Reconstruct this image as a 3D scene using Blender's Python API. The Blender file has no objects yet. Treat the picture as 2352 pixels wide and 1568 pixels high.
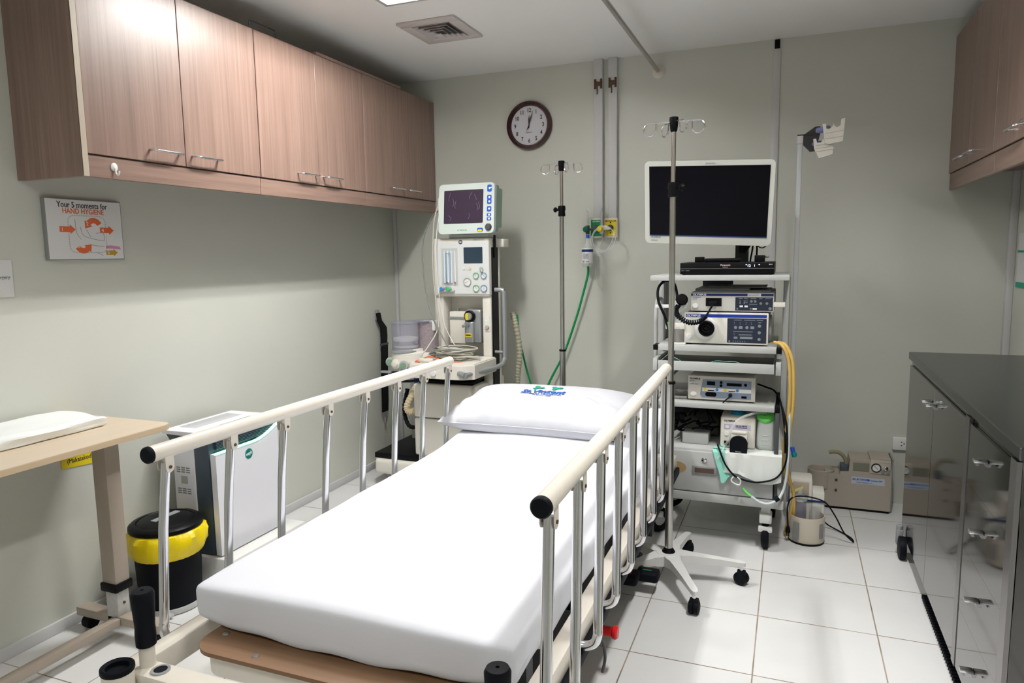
import bpy, bmesh, math, random
from mathutils import Vector, Matrix, noise
random.seed(7)
S = bpy.context.scene
COL = S.collection
PI = math.pi
# ------------------------------------------------------------------ camera
CE = 2.467                      # ceiling height; room: x 0..3.49, back wall y=0, towards camera y<0
ROOM_X, ROOM_Y = 3.49, -5.6
yaw, pitch, roll = 0.3775, 0.1217, -0.0152
cy, sy, cp, sp = math.cos(yaw), math.sin(yaw), math.cos(pitch), math.sin(pitch)
F = Vector((-sy*cp, cy*cp, -sp)); R0 = Vector((cy, sy, 0)); U0 = R0.cross(F)
R = R0*math.cos(roll)+U0*math.sin(roll); U = U0*math.cos(roll)-R0*math.sin(roll)
cam_d = bpy.data.cameras.new('camera'); cam = bpy.data.objects.new('camera', cam_d); COL.objects.link(cam)
cam.matrix_world = Matrix(((R.x, U.x, -F.x, 2.4759), (R.y, U.y, -F.y, -4.1459), (R.z, U.z, -F.z, 1.3533), (0, 0, 0, 1)))
cam_d.sensor_width = 36; cam_d.lens = 1618.81/2352*36; cam_d.clip_start = 0.05
S.camera = cam
# ------------------------------------------------------------------ world, exposure, lamps
w = bpy.data.worlds.new('world'); S.world = w; w.use_nodes = True
w.node_tree.nodes['Background'].inputs[0].default_value = (0.9, 0.93, 1, 1)
w.node_tree.nodes['Background'].inputs[1].default_value = 0.05
S.view_settings.view_transform = 'Standard'; S.view_settings.look = 'None'
S.view_settings.exposure = 0.82; S.view_settings.gamma = 1.0; S.view_settings.use_curve_mapping = False
LX1, LX2 = 0.98, 2.64
TUBE_POWER = [128, 5, 5, 5]     # emission of the fluorescent tubes and panels; the pair behind the camera is added fill
LAMP_WATTS = [5.6, 13.5, 7.0, 2.2]    # louvred downlight share; the pair behind the camera adds unseen fill light
LAMP_SPREAD = [118, 134, 180, 180]
for i, (x, y) in enumerate(((LX1, -1.60), (LX2, -2.09), (LX1+.2, -4.2), (LX2, -4.2))):
    l = bpy.data.lights.new('troffer_light', 'AREA'); l.shape = 'RECTANGLE'; l.size = 0.12; l.size_y = 0.52
    l.energy = LAMP_WATTS[i]; l.spread = math.radians(LAMP_SPREAD[i]); l.color = (1.0, 0.99, 0.97)
    o = bpy.data.objects.new('troffer_light', l); COL.objects.link(o); o.location = (x, y, CE+(.055 if i == 0 else .08))
# ------------------------------------------------------------------ materials
def mat(name, col, rough=.5, metal=0, emit=None, es=0, trans=0, alpha=1, coat=0, noise_amt=0, nscale=30, bump=0, bscale=200, ior=1.45, spec=.5):
    m = bpy.data.materials.new(name); m.use_nodes = True; nt = m.node_tree; b = nt.nodes['Principled BSDF']
    b.inputs['Base Color'].default_value = (*col, 1); b.inputs['Roughness'].default_value = rough
    b.inputs['Metallic'].default_value = metal; b.inputs['IOR'].default_value = ior
    b.inputs['Coat Weight'].default_value = coat; b.inputs['Specular IOR Level'].default_value = spec
    b.inputs['Transmission Weight'].default_value = trans; b.inputs['Alpha'].default_value = alpha
    if emit: b.inputs['Emission Color'].default_value = (*emit, 1); b.inputs['Emission Strength'].default_value = es
    if noise_amt or bump:
        tc = nt.nodes.new('ShaderNodeTexCoord'); n = nt.nodes.new('ShaderNodeTexNoise'); n.inputs['Scale'].default_value = nscale
        nt.links.new(tc.outputs['Object'], n.inputs['Vector'])
    if noise_amt:
        mx = nt.nodes.new('ShaderNodeMixRGB'); mx.blend_type = 'MIX'
        mx.inputs[1].default_value = (*[c*(1-noise_amt) for c in col], 1); mx.inputs[2].default_value = (*[min(1, c*(1+noise_amt)) for c in col], 1)
        nt.links.new(n.outputs['Fac'], mx.inputs[0]); nt.links.new(mx.outputs[0], b.inputs['Base Color'])
    if bump:
        n2 = nt.nodes.new('ShaderNodeTexNoise'); n2.inputs['Scale'].default_value = bscale
        nt.links.new(tc.outputs['Object'], n2.inputs['Vector'])
        bp = nt.nodes.new('ShaderNodeBump'); bp.inputs['Strength'].default_value = bump; bp.inputs['Distance'].default_value = .002
        nt.links.new(n2.outputs['Fac'], bp.inputs['Height']); nt.links.new(bp.outputs[0], b.inputs['Normal'])
    return m
WALL = mat('wall_paint', (.612, .622, .562), .45, noise_amt=.03, nscale=3, bump=.15, bscale=60)
CEIL = mat('ceiling_paint', (.90, .90, .89), .8, noise_amt=.02, nscale=2)
WHITE = mat('white_plastic', (.80, .80, .78), .35)
TRIMM = mat('trim_white', (.60, .60, .60), .5)
SHEET = mat('white_sheet', (.70, .71, .765), .85, bump=.12, bscale=350)
CASE = mat('pillow_case', (.60, .61, .655), .85, bump=.1, bscale=350)
CREAM = mat('cream_enamel', (.74, .69, .61), .35, noise_amt=.04, nscale=25)
BEIGE = mat('beige_plastic', (.50, .43, .34), .4)
BEIGE2 = mat('ivory_plastic', (.76, .73, .66), .38)
CHROME = mat('chrome', (.72, .72, .75), .14, 1)
STEEL = mat('satin_steel', (.48, .47, .45), .27, 1, noise_amt=.08, nscale=40)
BLACK = mat('black_plastic', (.004, .004, .005), .42, spec=.14)
KEYG = mat('key_grey', (.20, .22, .23), .5)
RUBBER = mat('black_rubber', (.005, .006, .009), .55, spec=.12)
DARK = mat('dark_screen', (.002, .002, .004), .35, spec=.10)
GREYM = mat('grey_enamel', (.46, .47, .46), .45, noise_amt=.03)
GREY2 = mat('mid_grey', (.25, .26, .26), .5)
DGREY = mat('dark_grey', (.06, .065, .07), .5)
SILVER = mat('silver_paint', (.42, .44, .46), .35, .6)
GREEN = mat('green_hose', (.0, .30, .08), .4)
GREENP = mat('green_plate', (.0, .22, .07), .45)
YELLOW = mat('yellow_plate', (.80, .62, .01), .45)
YBAG = mat('yellow_bag', (.86, .66, .0), .35, noise_amt=.08, nscale=14)
BLUE = mat('blue_plastic', (.015, .10, .55), .4)
NAVY = mat('navy_band', (.006, .028, .16), .4)
PANELD = mat('panel_navy', (.012, .018, .040), .45)
RED = mat('red_plastic', (.68, .01, .012), .25)
ORANGE = mat('orange_print', (.72, .14, .04), .6)
OCHRE = mat('ochre_print', (.50, .30, .03), .6)
PINK = mat('pink_print', (.65, .25, .45), .6)
PAPER = mat('paper', (.74, .74, .74), .6)
INK = mat('dark_ink', (.02, .02, .035), .6)
INKG = mat('grey_ink', (.28, .30, .32), .6)
INKB = mat('blue_ink', (.03, .13, .50), .6)
INKT = mat('green_ink', (.01, .35, .22), .6)
WINK = mat('white_ink', (.8, .8, .8), .6)
MAROON = mat('maroon_frame', (.045, .009, .010), .25, coat=.4, noise_amt=.3, nscale=20)
AMBER = mat('amber_hose', (.62, .42, .12), .35)
TAN = mat('tan_hose', (.62, .52, .34), .5)
CLEAR = mat('clear_plastic', (.80, .84, .82), .12, trans=0, alpha=.28)
SMOKE = mat('smoky_plastic', (.36, .35, .46), .12, alpha=.42)
FROST = mat('frosted_plastic', (.62, .66, .63), .4, alpha=.75)
LIME = mat('lime_lid', (.16, .72, .13), .4)
CYAN = mat('cyan_plastic', (.0, .30, .58), .4)
MINT = mat('mint_paper', (.30, .72, .60), .7)
RUST = mat('rust', (.10, .055, .03), .8, noise_amt=.5, nscale=60)
TILTWHITE = mat('white_enamel', (.76, .76, .74), .4)
TEALD = mat('slate_blue_plastic', (.062, .085, .115), .4)
LILAC = mat('cool_white_plastic', (.84, .84, .90), .38)
LED = mat('mint_led', (.2, .8, .6), .4, emit=(.25, 1, .65), es=1.6)
LEDW = mat('display_led', (.7, .75, 1), .4, emit=(.75, .8, 1), es=1.0)
LEDG = mat('green_led', (.2, .9, .2), .4, emit=(.3, 1, .2), es=1.5)
TUBES = [mat('fluorescent_tube', (1, 1, 1), .4, emit=(1, .99, .965), es=p) for p in TUBE_POWER]
PVC = mat('corrugated_clear', (.50, .48, .36), .4, alpha=.8)
MINTW = mat('monitor_mint', (.66, .74, .70), .35)
MINTG = mat('monitor_green', (.28, .42, .35), .4)
CLOTHW = mat('white_towel', (.86, .89, .88), .95, bump=.35, bscale=180)
PAD = mat('absorbent_pad', (.66, .69, .66), .9, bump=.25, bscale=90)

def wood_mat(name, c1, c2, axis='Z', scale=1.0, rough=.38, coat=.15):
    m = bpy.data.materials.new(name); m.use_nodes = True; nt = m.node_tree; b = nt.nodes['Principled BSDF']
    tc = nt.nodes.new('ShaderNodeTexCoord'); mp = nt.nodes.new('ShaderNodeMapping')
    s = [260*scale]*3; s['XYZ'.index(axis)] = 3.5*scale
    mp.inputs['Scale'].default_value = s; nt.links.new(tc.outputs['Object'], mp.inputs['Vector'])
    n = nt.nodes.new('ShaderNodeTexNoise'); n.inputs['Scale'].default_value = 1; n.inputs['Detail'].default_value = 6; n.inputs['Roughness'].default_value = .7
    nt.links.new(mp.outputs[0], n.inputs['Vector'])
    mp2 = nt.nodes.new('ShaderNodeMapping'); s2 = [28*scale]*3; s2['XYZ'.index(axis)] = .8*scale; mp2.inputs['Scale'].default_value = s2
    nt.links.new(tc.outputs['Object'], mp2.inputs['Vector'])
    n2 = nt.nodes.new('ShaderNodeTexNoise'); n2.inputs['Scale'].default_value = 1; nt.links.new(mp2.outputs[0], n2.inputs['Vector'])
    ad = nt.nodes.new('ShaderNodeMath'); ad.operation = 'ADD'; nt.links.new(n.outputs['Fac'], ad.inputs[0]); nt.links.new(n2.outputs['Fac'], ad.inputs[1])
    cr = nt.nodes.new('ShaderNodeValToRGB'); cr.color_ramp.elements[0].position = .28; cr.color_ramp.elements[1].position = .70
    cr.color_ramp.elements[0].color = (*c1, 1); cr.color_ramp.elements[1].color = (*c2, 1)
    hf = nt.nodes.new('ShaderNodeMath'); hf.operation = 'MULTIPLY'; hf.inputs[1].default_value = .5; n2.inputs['Detail'].default_value = 1; mp2.inputs['Scale'].default_value = [q*2.2 for q in s2]
    nt.links.new(ad.outputs[0], hf.inputs[0]); nt.links.new(hf.outputs[0], cr.inputs[0]); nt.links.new(cr.outputs[0], b.inputs['Base Color'])
    b.inputs['Roughness'].default_value = rough; b.inputs['Coat Weight'].default_value = coat; b.inputs['Coat Roughness'].default_value = .3
    return m
LAMV = wood_mat('laminate_vertical_grain', (.17, .105, .082), (.30, .20, .16), 'Z')
LAMH = wood_mat('laminate_horizontal_grain', (.17, .105, .082), (.30, .20, .16), 'Y')
PLY = wood_mat('worn_plywood', (.135, .070, .032), (.24, .130, .062), 'X', .35, .5)
MAPLE = wood_mat('maple_laminate', (.62, .50, .37), (.70, .58, .44), 'Y', .5, .4)

def tile_mat():
    m = bpy.data.materials.new('white_floor_tile'); m.use_nodes = True; nt = m.node_tree; b = nt.nodes['Principled BSDF']
    tc = nt.nodes.new('ShaderNodeTexCoord'); sx = nt.nodes.new('ShaderNodeSeparateXYZ'); nt.links.new(tc.outputs['Object'], sx.inputs[0])
    def M2(op, a, bb):
        k = nt.nodes.new('ShaderNodeMath'); k.operation = op
        for i, v in enumerate((a, bb)):
            if v is None: continue
            if isinstance(v, (int, float)): k.inputs[i].default_value = v
            else: nt.links.new(v, k.inputs[i])
        return k.outputs[0]
    ds = []
    for o, off in ((sx.outputs[0], 1.998), (sx.outputs[1], -1.894)):
        t = M2('DIVIDE', M2('SUBTRACT', o, off-40), .4); fr = M2('FRACT', t, None)
        d = M2('MINIMUM', fr, M2('SUBTRACT', 1.0, fr)); ds.append(d)
    d = M2('MINIMUM', ds[0], ds[1])
    g = nt.nodes.new('ShaderNodeMapRange'); g.inputs[1].default_value = .0035; g.inputs[2].default_value = .0075; nt.links.new(d, g.inputs[0])
    n = nt.nodes.new('ShaderNodeTexNoise'); n.inputs['Scale'].default_value = 5; n.inputs['Detail'].default_value = 4; nt.links.new(tc.outputs['Object'], n.inputs['Vector'])
    gc = nt.nodes.new('ShaderNodeValToRGB'); gc.color_ramp.elements[0].position = .35; gc.color_ramp.elements[1].position = .65
    gc.color_ramp.elements[0].color = (.16, .11, .075, 1); gc.color_ramp.elements[1].color = (.42, .35, .28, 1); nt.links.new(n.outputs['Fac'], gc.inputs[0])
    tcx = nt.nodes.new('ShaderNodeValToRGB'); tcx.color_ramp.elements[0].color = (.68, .68, .675, 1); tcx.color_ramp.elements[1].color = (.75, .75, .745, 1)
    nt.links.new(n.outputs['Fac'], tcx.inputs[0])
    mx = nt.nodes.new('ShaderNodeMixRGB'); nt.links.new(g.outputs[0], mx.inputs[0]); nt.links.new(gc.outputs[0], mx.inputs[1]); nt.links.new(tcx.outputs[0], mx.inputs[2])
    nt.links.new(mx.outputs[0], b.inputs['Base Color'])
    r = nt.nodes.new('ShaderNodeMapRange'); r.inputs[3].default_value = .7; r.inputs[4].default_value = .22; nt.links.new(g.outputs[0], r.inputs[0]); nt.links.new(r.outputs[0], b.inputs['Roughness'])
    bp = nt.nodes.new('ShaderNodeBump'); bp.inputs['Strength'].default_value = .4; bp.inputs['Distance'].default_value = .002
    nt.links.new(g.outputs[0], bp.inputs['Height']); nt.links.new(bp.outputs[0], b.inputs['Normal'])
    return m
TILE = tile_mat()
def steel_mirror():
    m = mat('polished_stainless', (.13, .127, .123), .12, 1); nt = m.node_tree; b = nt.nodes['Principled BSDF']
    tc = nt.nodes.new('ShaderNodeTexCoord'); mp = nt.nodes.new('ShaderNodeMapping'); mp.inputs['Scale'].default_value = (300, 300, 4)
    n = nt.nodes.new('ShaderNodeTexNoise'); nt.links.new(tc.outputs['Object'], mp.inputs[0]); nt.links.new(mp.outputs[0], n.inputs['Vector']); n.inputs['Scale'].default_value = 1
    r = nt.nodes.new('ShaderNodeMapRange'); r.inputs[3].default_value = .05; r.inputs[4].default_value = .10; nt.links.new(n.outputs['Fac'], r.inputs[0]); nt.links.new(r.outputs[0], b.inputs['Roughness'])
    return m
INOX = steel_mirror()
POSTM = mat('satin_post', (.26, .25, .25), .32, 1)
INOXT = mat('brushed_stainless_top', (.115, .115, .115), .25, 1)
# ------------------------------------------------------------------ mesh builder (all coordinates in world metres)
def smooth_path(pts, n=8):
    P = [Vector(p) for p in pts]
    if len(P) < 3: return P
    out = []
    for i in range(len(P)-1):
        a = P[i-1] if i else P[0]*2-P[1]; b = P[i]; c = P[i+1]; d = P[i+2] if i+2 < len(P) else P[-1]*2-P[-2]
        for k in range(n):
            t = k/n
            out.append(.5*((2*b)+(c-a)*t+(2*a-5*b+4*c-d)*t*t+(3*b-a-3*c+d)*t**3))
    out.append(P[-1]); return out
class MB:
    def __init__(s): s.v = []; s.f = []; s.mi = []; s.sm = []; s.k = 0
    def add(s, vs, fs, smooth=False):
        o = len(s.v); s.v += [Vector(v) for v in vs]
        for f in fs: s.f.append([i+o for i in f]); s.mi.append(s.k); s.sm.append(smooth)
        return s
    def addbm(s, bm, smooth=False, mtx=None):
        bm.verts.ensure_lookup_table(); bm.verts.index_update()
        s.add([(mtx @ v.co if mtx else v.co.copy()) for v in bm.verts], [[v.index for v in f.verts] for f in bm.faces], smooth); bm.free(); return s
    def m(s, k): s.k = k; return s
    def box(s, x0, x1, y0, y1, z0, z1, b=0, seg=2, mtx=None):
        bm = bmesh.new(); bmesh.ops.create_cube(bm, size=1)
        for v in bm.verts: v.co = Vector(((x0+x1)/2+v.co.x*(x1-x0), (y0+y1)/2+v.co.y*(y1-y0), (z0+z1)/2+v.co.z*(z1-z0)))
        if b > 0: bmesh.ops.bevel(bm, geom=bm.edges[:], offset=b, segments=seg, affect='EDGES', profile=.5)
        return s.addbm(bm, b > 0 and seg > 1, mtx)
    def cyl(s, p0, p1, r0, r1=None, n=20, cap=True, smooth=True):
        p0, p1 = Vector(p0), Vector(p1); r1 = r0 if r1 is None else r1
        d = (p1-p0).normalized(); a = d.orthogonal().normalized(); b = d.cross(a)
        vs = []; fs = []
        for p, r in ((p0, r0), (p1, r1)):
            for i in range(n): t = 2*PI*i/n; vs.append(p+(a*math.cos(t)+b*math.sin(t))*r)
        s.add(vs, [[i, (i+1) % n, n+(i+1) % n, n+i] for i in range(n)], smooth)
        if cap: s.add(vs[:n], [list(range(n))[::-1]]); s.add(vs[n:], [list(range(n))])
        return s
    def lathe(s, c, prof, axis=(0, 0, 1), n=32, cap=True, wob=None, ref=None, sx=1, sy=1):
        c = Vector(c); d = Vector(axis).normalized(); a = (Vector(ref) if ref else (Vector((1, 0, 0)) if abs(d.x) < .9 else Vector((0, 1, 0)))); a = (a-d*a.dot(d)).normalized(); b = d.cross(a)
        vs = []
        for j, (r, h) in enumerate(prof):
            for i in range(n):
                t = 2*PI*i/n; rr = r*(wob(t, j) if wob else 1); vs.append(c+d*h+(a*math.cos(t)*sx+b*math.sin(t)*sy)*rr)
        fs = [[j*n+i, j*n+(i+1) % n, (j+1)*n+(i+1) % n, (j+1)*n+i] for j in range(len(prof)-1) for i in range(n)]
        s.add(vs, fs, True)
        if cap: s.add(vs[:n], [list(range(n))[::-1]]); s.add(vs[-n:], [list(range(n))])
        return s
    def tube(s, pts, r, n=12, sm=0, closed=False, rib=None):
        P = smooth_path(pts, sm) if sm else [Vector(p) for p in pts]
        if closed: P = P[:-1] if (P[0]-P[-1]).length < 1e-6 else P
        N = len(P); vs = []; prev = None
        for i, p in enumerate(P):
            if closed: d = (P[(i+1) % N]-P[i-1]).normalized()
            else: d = (P[min(i+1, N-1)]-P[max(i-1, 0)]).normalized()
            if prev is None: a = d.orthogonal().normalized()
            else: a = (prev-d*prev.dot(d)); a = a.normalized() if a.length > 1e-6 else d.orthogonal().normalized()
            prev = a; b = d.cross(a); rr = r(i/(N-1)) if callable(r) else r
            if rib: rr *= rib[i % len(rib)]
            for k in range(n): t = 2*PI*k/n; vs.append(p+(a*math.cos(t)+b*math.sin(t))*rr)
        L = N if closed else N-1
        fs = [[i*n+k, i*n+(k+1) % n, ((i+1) % N)*n+(k+1) % n, ((i+1) % N)*n+k] for i in range(L) for k in range(n)]
        s.add(vs, fs, True)
        if not closed: s.add(vs[:n], [list(range(n))[::-1]]); s.add(vs[-n:], [list(range(n))])
        return s
    def prism(s, poly, o, a, b, d):      # poly (u,v) in plane o + a*u + b*v, extruded by vector d
        o, a, b, d = Vector(o), Vector(a), Vector(b), Vector(d); n = len(poly)
        lo = [o+a*u+b*v for u, v in poly]; hi = [p+d for p in lo]
        s.add(lo+hi, [list(range(n))[::-1], list(range(n, 2*n))]+[[i, (i+1) % n, n+(i+1) % n, n+i] for i in range(n)]); return s
    def sphere(s, c, r, sc=(1, 1, 1), n=16):
        bm = bmesh.new(); bmesh.ops.create_uvsphere(bm, u_segments=n, v_segments=n//2+2, radius=r)
        for v in bm.verts: v.co = Vector((v.co.x*sc[0], v.co.y*sc[1], v.co.z*sc[2]))+Vector(c)
        return s.addbm(bm, True)
    def rgrid(s, x0, x1, y0, y1, z0, z1, r, nx, ny, nz, fn=None):   # finely gridded rounded box
        vs = {}; V = []; Fs = []
        def cs(a, b, n): return [a+(b-a)*(.5-.5*math.cos(PI*i/n))*.35+(b-a)*i/n*.65 for i in range(n+1)]
        X, Y, Z = cs(x0, x1, nx), cs(y0, y1, ny), cs(z0, z1, nz)
        def vid(i, j, k):
            if (i, j, k) not in vs:
                p = Vector((X[i], Y[j], Z[k])); q = Vector((min(max(p.x, x0+r), x1-r), min(max(p.y, y0+r), y1-r), min(max(p.z, z0+r), z1-r)))
                d = p-q
                if d.length > 1e-9: p = q+d.normalized()*min(d.length, r) if False else q+d.normalized()*r
                vs[(i, j, k)] = len(V); V.append(fn(p, i/nx, j/ny, k/nz) if fn else p)
            return vs[(i, j, k)]
        for i in range(nx):
            for j in range(ny):
                Fs.append([vid(i, j, 0), vid(i, j+1, 0), vid(i+1, j+1, 0), vid(i+1, j, 0)]); Fs.append([vid(i, j, nz), vid(i+1, j, nz), vid(i+1, j+1, nz), vid(i, j+1, nz)])
            for k in range(nz):
                Fs.append([vid(i, 0, k), vid(i+1, 0, k), vid(i+1, 0, k+1), vid(i, 0, k+1)]); Fs.append([vid(i, ny, k), vid(i, ny, k+1), vid(i+1, ny, k+1), vid(i+1, ny, k)])
        for j in range(ny):
            for k in range(nz):
                Fs.append([vid(0, j, k), vid(0, j, k+1), vid(0, j+1, k+1), vid(0, j+1, k)]); Fs.append([vid(nx, j, k), vid(nx, j+1, k), vid(nx, j+1, k+1), vid(nx, j, k+1)])
        return s.add(V, Fs, True)
    def xf(s, fn): s.v = [fn(v) for v in s.v]; return s
    def text(s, t, size, o, a=(1, 0, 0), b=(0, 0, 1), align='LEFT', bold=0, ex=.0004, sx=1, shear=0, nrm=None):
        cu = bpy.data.curves.new('t', 'FONT'); cu.body = t; cu.size = size; cu.align_x = align; cu.extrude = ex; cu.offset = bold; cu.shear = shear; cu.resolution_u = 3
        ob = bpy.data.objects.new('t', cu); me = bpy.data.meshes.new_from_object(ob)
        o, a, b = Vector(o), Vector(a).normalized(), Vector(b).normalized(); c = a.cross(b)
        s.add([o+a*v.co.x*sx+b*v.co.y+c*v.co.z for v in me.vertices], [list(p.vertices) for p in me.polygons])
        bpy.data.objects.remove(ob); bpy.data.curves.remove(cu); bpy.data.meshes.remove(me); return s
ORG = {}
def tag(o, label=None, cat=None, group=None, kind=None):
    if label: o['label'] = label
    if cat: o['category'] = cat
    if group: o['group'] = group
    if kind: o['kind'] = kind
    return o
def thing(name, label, cat, loc, group=None):
    o = bpy.data.objects.new(name, None); COL.objects.link(o); o.location = loc; o.empty_display_size = .05
    ORG[o.name] = Vector(loc); return tag(o, label, cat, group)
def obj(name, mb, mats, parent=None, loc=None, label=None):
    if not isinstance(mats, (list, tuple)): mats = [mats]
    base = ORG[parent.name] if parent else (Vector(loc) if loc else sum(mb.v, Vector())/max(1, len(mb.v)))
    me = bpy.data.meshes.new(name); me.from_pydata([v-base for v in mb.v], [], mb.f)
    for m_ in mats: me.materials.append(m_)
    me.polygons.foreach_set('material_index', mb.mi); me.polygons.foreach_set('use_smooth', mb.sm); me.update()
    bm = bmesh.new(); bm.from_mesh(me); bmesh.ops.remove_doubles(bm, verts=bm.verts, dist=1e-6); bmesh.ops.recalc_face_normals(bm, faces=bm.faces)
    for e in bm.edges:
        if len(e.link_faces) == 2 and e.calc_face_angle(0) > .7: e.smooth = False
    bm.to_mesh(me); bm.free()
    o = bpy.data.objects.new(name, me); COL.objects.link(o)
    if parent: o.parent = parent
    else: o.location = base
    ORG[o.name] = base
    if label: o['label'] = label
    return o
def struct(name, mb, m, loc=(0, 0, 0)): return tag(obj(name, mb, m, loc=loc), kind='structure')
def rotz(v, c, a): c = Vector(c); d = v-c; return c+Vector((d.x*math.cos(a)-d.y*math.sin(a), d.x*math.sin(a)+d.y*math.cos(a), d.z))
def copy_tree(o, parent=None):
    c = o.copy(); COL.objects.link(c)
    if parent: c.parent = parent
    for ch in [k for k in bpy.data.objects if k.parent == o]: copy_tree(ch, c)
    return c
def arc(c, r, a0, a1, n, a=(1, 0, 0), b=(0, 0, 1)):
    c, a, b = Vector(c), Vector(a), Vector(b); return [c+a*r*math.cos(a0+(a1-a0)*i/n)+b*r*math.sin(a0+(a1-a0)*i/n) for i in range(n+1)]
def rrect(x0, x1, y0, y1, r, n=5):
    out = []
    for cx, cy_, a in ((x1-r, y1-r, 0), (x0+r, y1-r, PI/2), (x0+r, y0+r, PI), (x1-r, y0+r, 3*PI/2)):
        out += [(cx+r*math.cos(a+PI/2*i/n), cy_+r*math.sin(a+PI/2*i/n)) for i in range(n+1)]
    return out
def nudge(o, dx=0, dy=0, dz=0):       # move the geometry of a part and of its sub-parts
    if o.data:
        for v in o.data.vertices: v.co += Vector((dx, dy, dz))
    for c in o.children: nudge(c, dx, dy, dz)
X_, Y_, Z_ = (1, 0, 0), (0, 1, 0), (0, 0, 1)
def facebox(mb, x0, x1, z0, z1, y, t=.002, b=0): return mb.box(x0, x1, y-t, y+.001, z0, z1, b)   # plate on a -Y facing front
def disc_y(mb, x, z, y, r, t=.004, n=20): return mb.cyl((x, y+.001, z), (x, y-t, z), r, n=n)
# ================================================================== ROOM
struct('floor', MB().box(-.1, ROOM_X+.1, ROOM_Y-.1, .1, -.1, 0), TILE)
holes = [(LX1-.21, LX1+.21, -1.9, -1.285), (LX2-.21, LX2+.21, -2.40, -1.78), (LX1+.2-.21, LX1+.2+.21, -4.5, -3.9), (LX2-.21, LX2+.21, -4.5, -3.9)]
xs = sorted({-.1, ROOM_X+.1, *[h[0] for h in holes], *[h[1] for h in holes]}); ys = sorted({ROOM_Y-.1, .1, *[h[2] for h in holes], *[h[3] for h in holes]})
mb = MB()
for i in range(len(xs)-1):
    for j in range(len(ys)-1):
        cx, cz = (xs[i]+xs[i+1])/2, (ys[j]+ys[j+1])/2
        if any(h[0] < cx < h[1] and h[2] < cz < h[3] for h in holes): continue
        mb.add([(xs[i], ys[j], CE), (xs[i+1], ys[j], CE), (xs[i+1], ys[j+1], CE), (xs[i], ys[j+1], CE)], [[0, 3, 2, 1]])
struct('ceiling', mb, CEIL)
struct('wall_back', MB().box(-.1, ROOM_X+.1, 0, .1, 0, CE+.3), WALL)
struct('wall_left', MB().box(-.1, 0, ROOM_Y, 0, 0, CE+.3), WALL)
struct('wall_right', MB().box(ROOM_X, ROOM_X+.1, ROOM_Y, 0, 0, CE+.3), WALL)
struct('wall_front', MB().box(-.1, ROOM_X+.1, ROOM_Y-.1, ROOM_Y, 0, CE+.3), WALL)
struct('baseboard_left', MB().box(0, .014, ROOM_Y, 0, 0, .045, .003), TRIMM)
struct('baseboard_right', MB().box(ROOM_X-.014, ROOM_X, ROOM_Y, 0, 0, .045, .003), TRIMM)
struct('trim_1', MB().box(.0, .022, -.022, 0, .045, CE, .003), TRIMM)
mb = MB().box(2.352, 2.388, -.008, 0, .0, CE-.05, .002); mb.m(1).box(2.357, 2.383, -.012, 0, CE-.05, CE-.005, .002)
struct('trim_2', mb, [TRIMM, BLACK])
struct('trim_3', MB().box(ROOM_X-.03, ROOM_X, -.03, 0, .0, CE, .004), TRIMM)
# ceiling lights; the pair behind the camera is made-up fill for the bed foot
for i, h in enumerate(holes):
    x0, x1, y0, y1 = h
    t = thing('ceiling_light', ['recessed ceiling light at the top edge, near the air vent', 'recessed ceiling light over the floor beside the steel cabinet', 'added unseen fill light behind the camera on the bed side', 'added unseen fill light behind the camera on the steel cabinet side'][i], 'ceiling light', ((x0+x1)/2, (y0+y1)/2, CE), 'recessed ceiling lights')
    mb = MB(); zt = CE+.10
    mb.box(x0, x0+.004, y0, y1, CE-.002, zt).box(x1-.004, x1, y0, y1, CE-.002, zt).box(x0, x1, y0, y0+.004, CE-.002, zt).box(x0, x1, y1-.004, y1, CE-.002, zt).box(x0, x1, y0, y1, zt, zt+.004)
    obj('housing', mb, WHITE, t)
    mb = MB(); 
    for (a, b, c, d) in ((x0-.012, x0+.006, y0-.012, y1+.012), (x1-.006, x1+.012, y0-.012, y1+.012), (x0, x1, y0-.012, y0+.006), (x0, x1, y1-.006, y1+.012)): mb.box(a, b, c, d, CE-.006, CE)
    obj('frame', mb, GREYM, t)
    if i: obj('lamp_panel', MB().box((x0+x1)/2-.06, (x0+x1)/2+.06, y0+.03, y1-.03, CE+.085, CE+.0955), TUBES[i], t)
    else:
      for dx in (-.036, .036): obj('tube', MB().cyl(((x0+x1)/2+dx, y0+.03, CE+.075), ((x0+x1)/2+dx, y1-.03, CE+.075), .012), TUBES[i], t)
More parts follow.
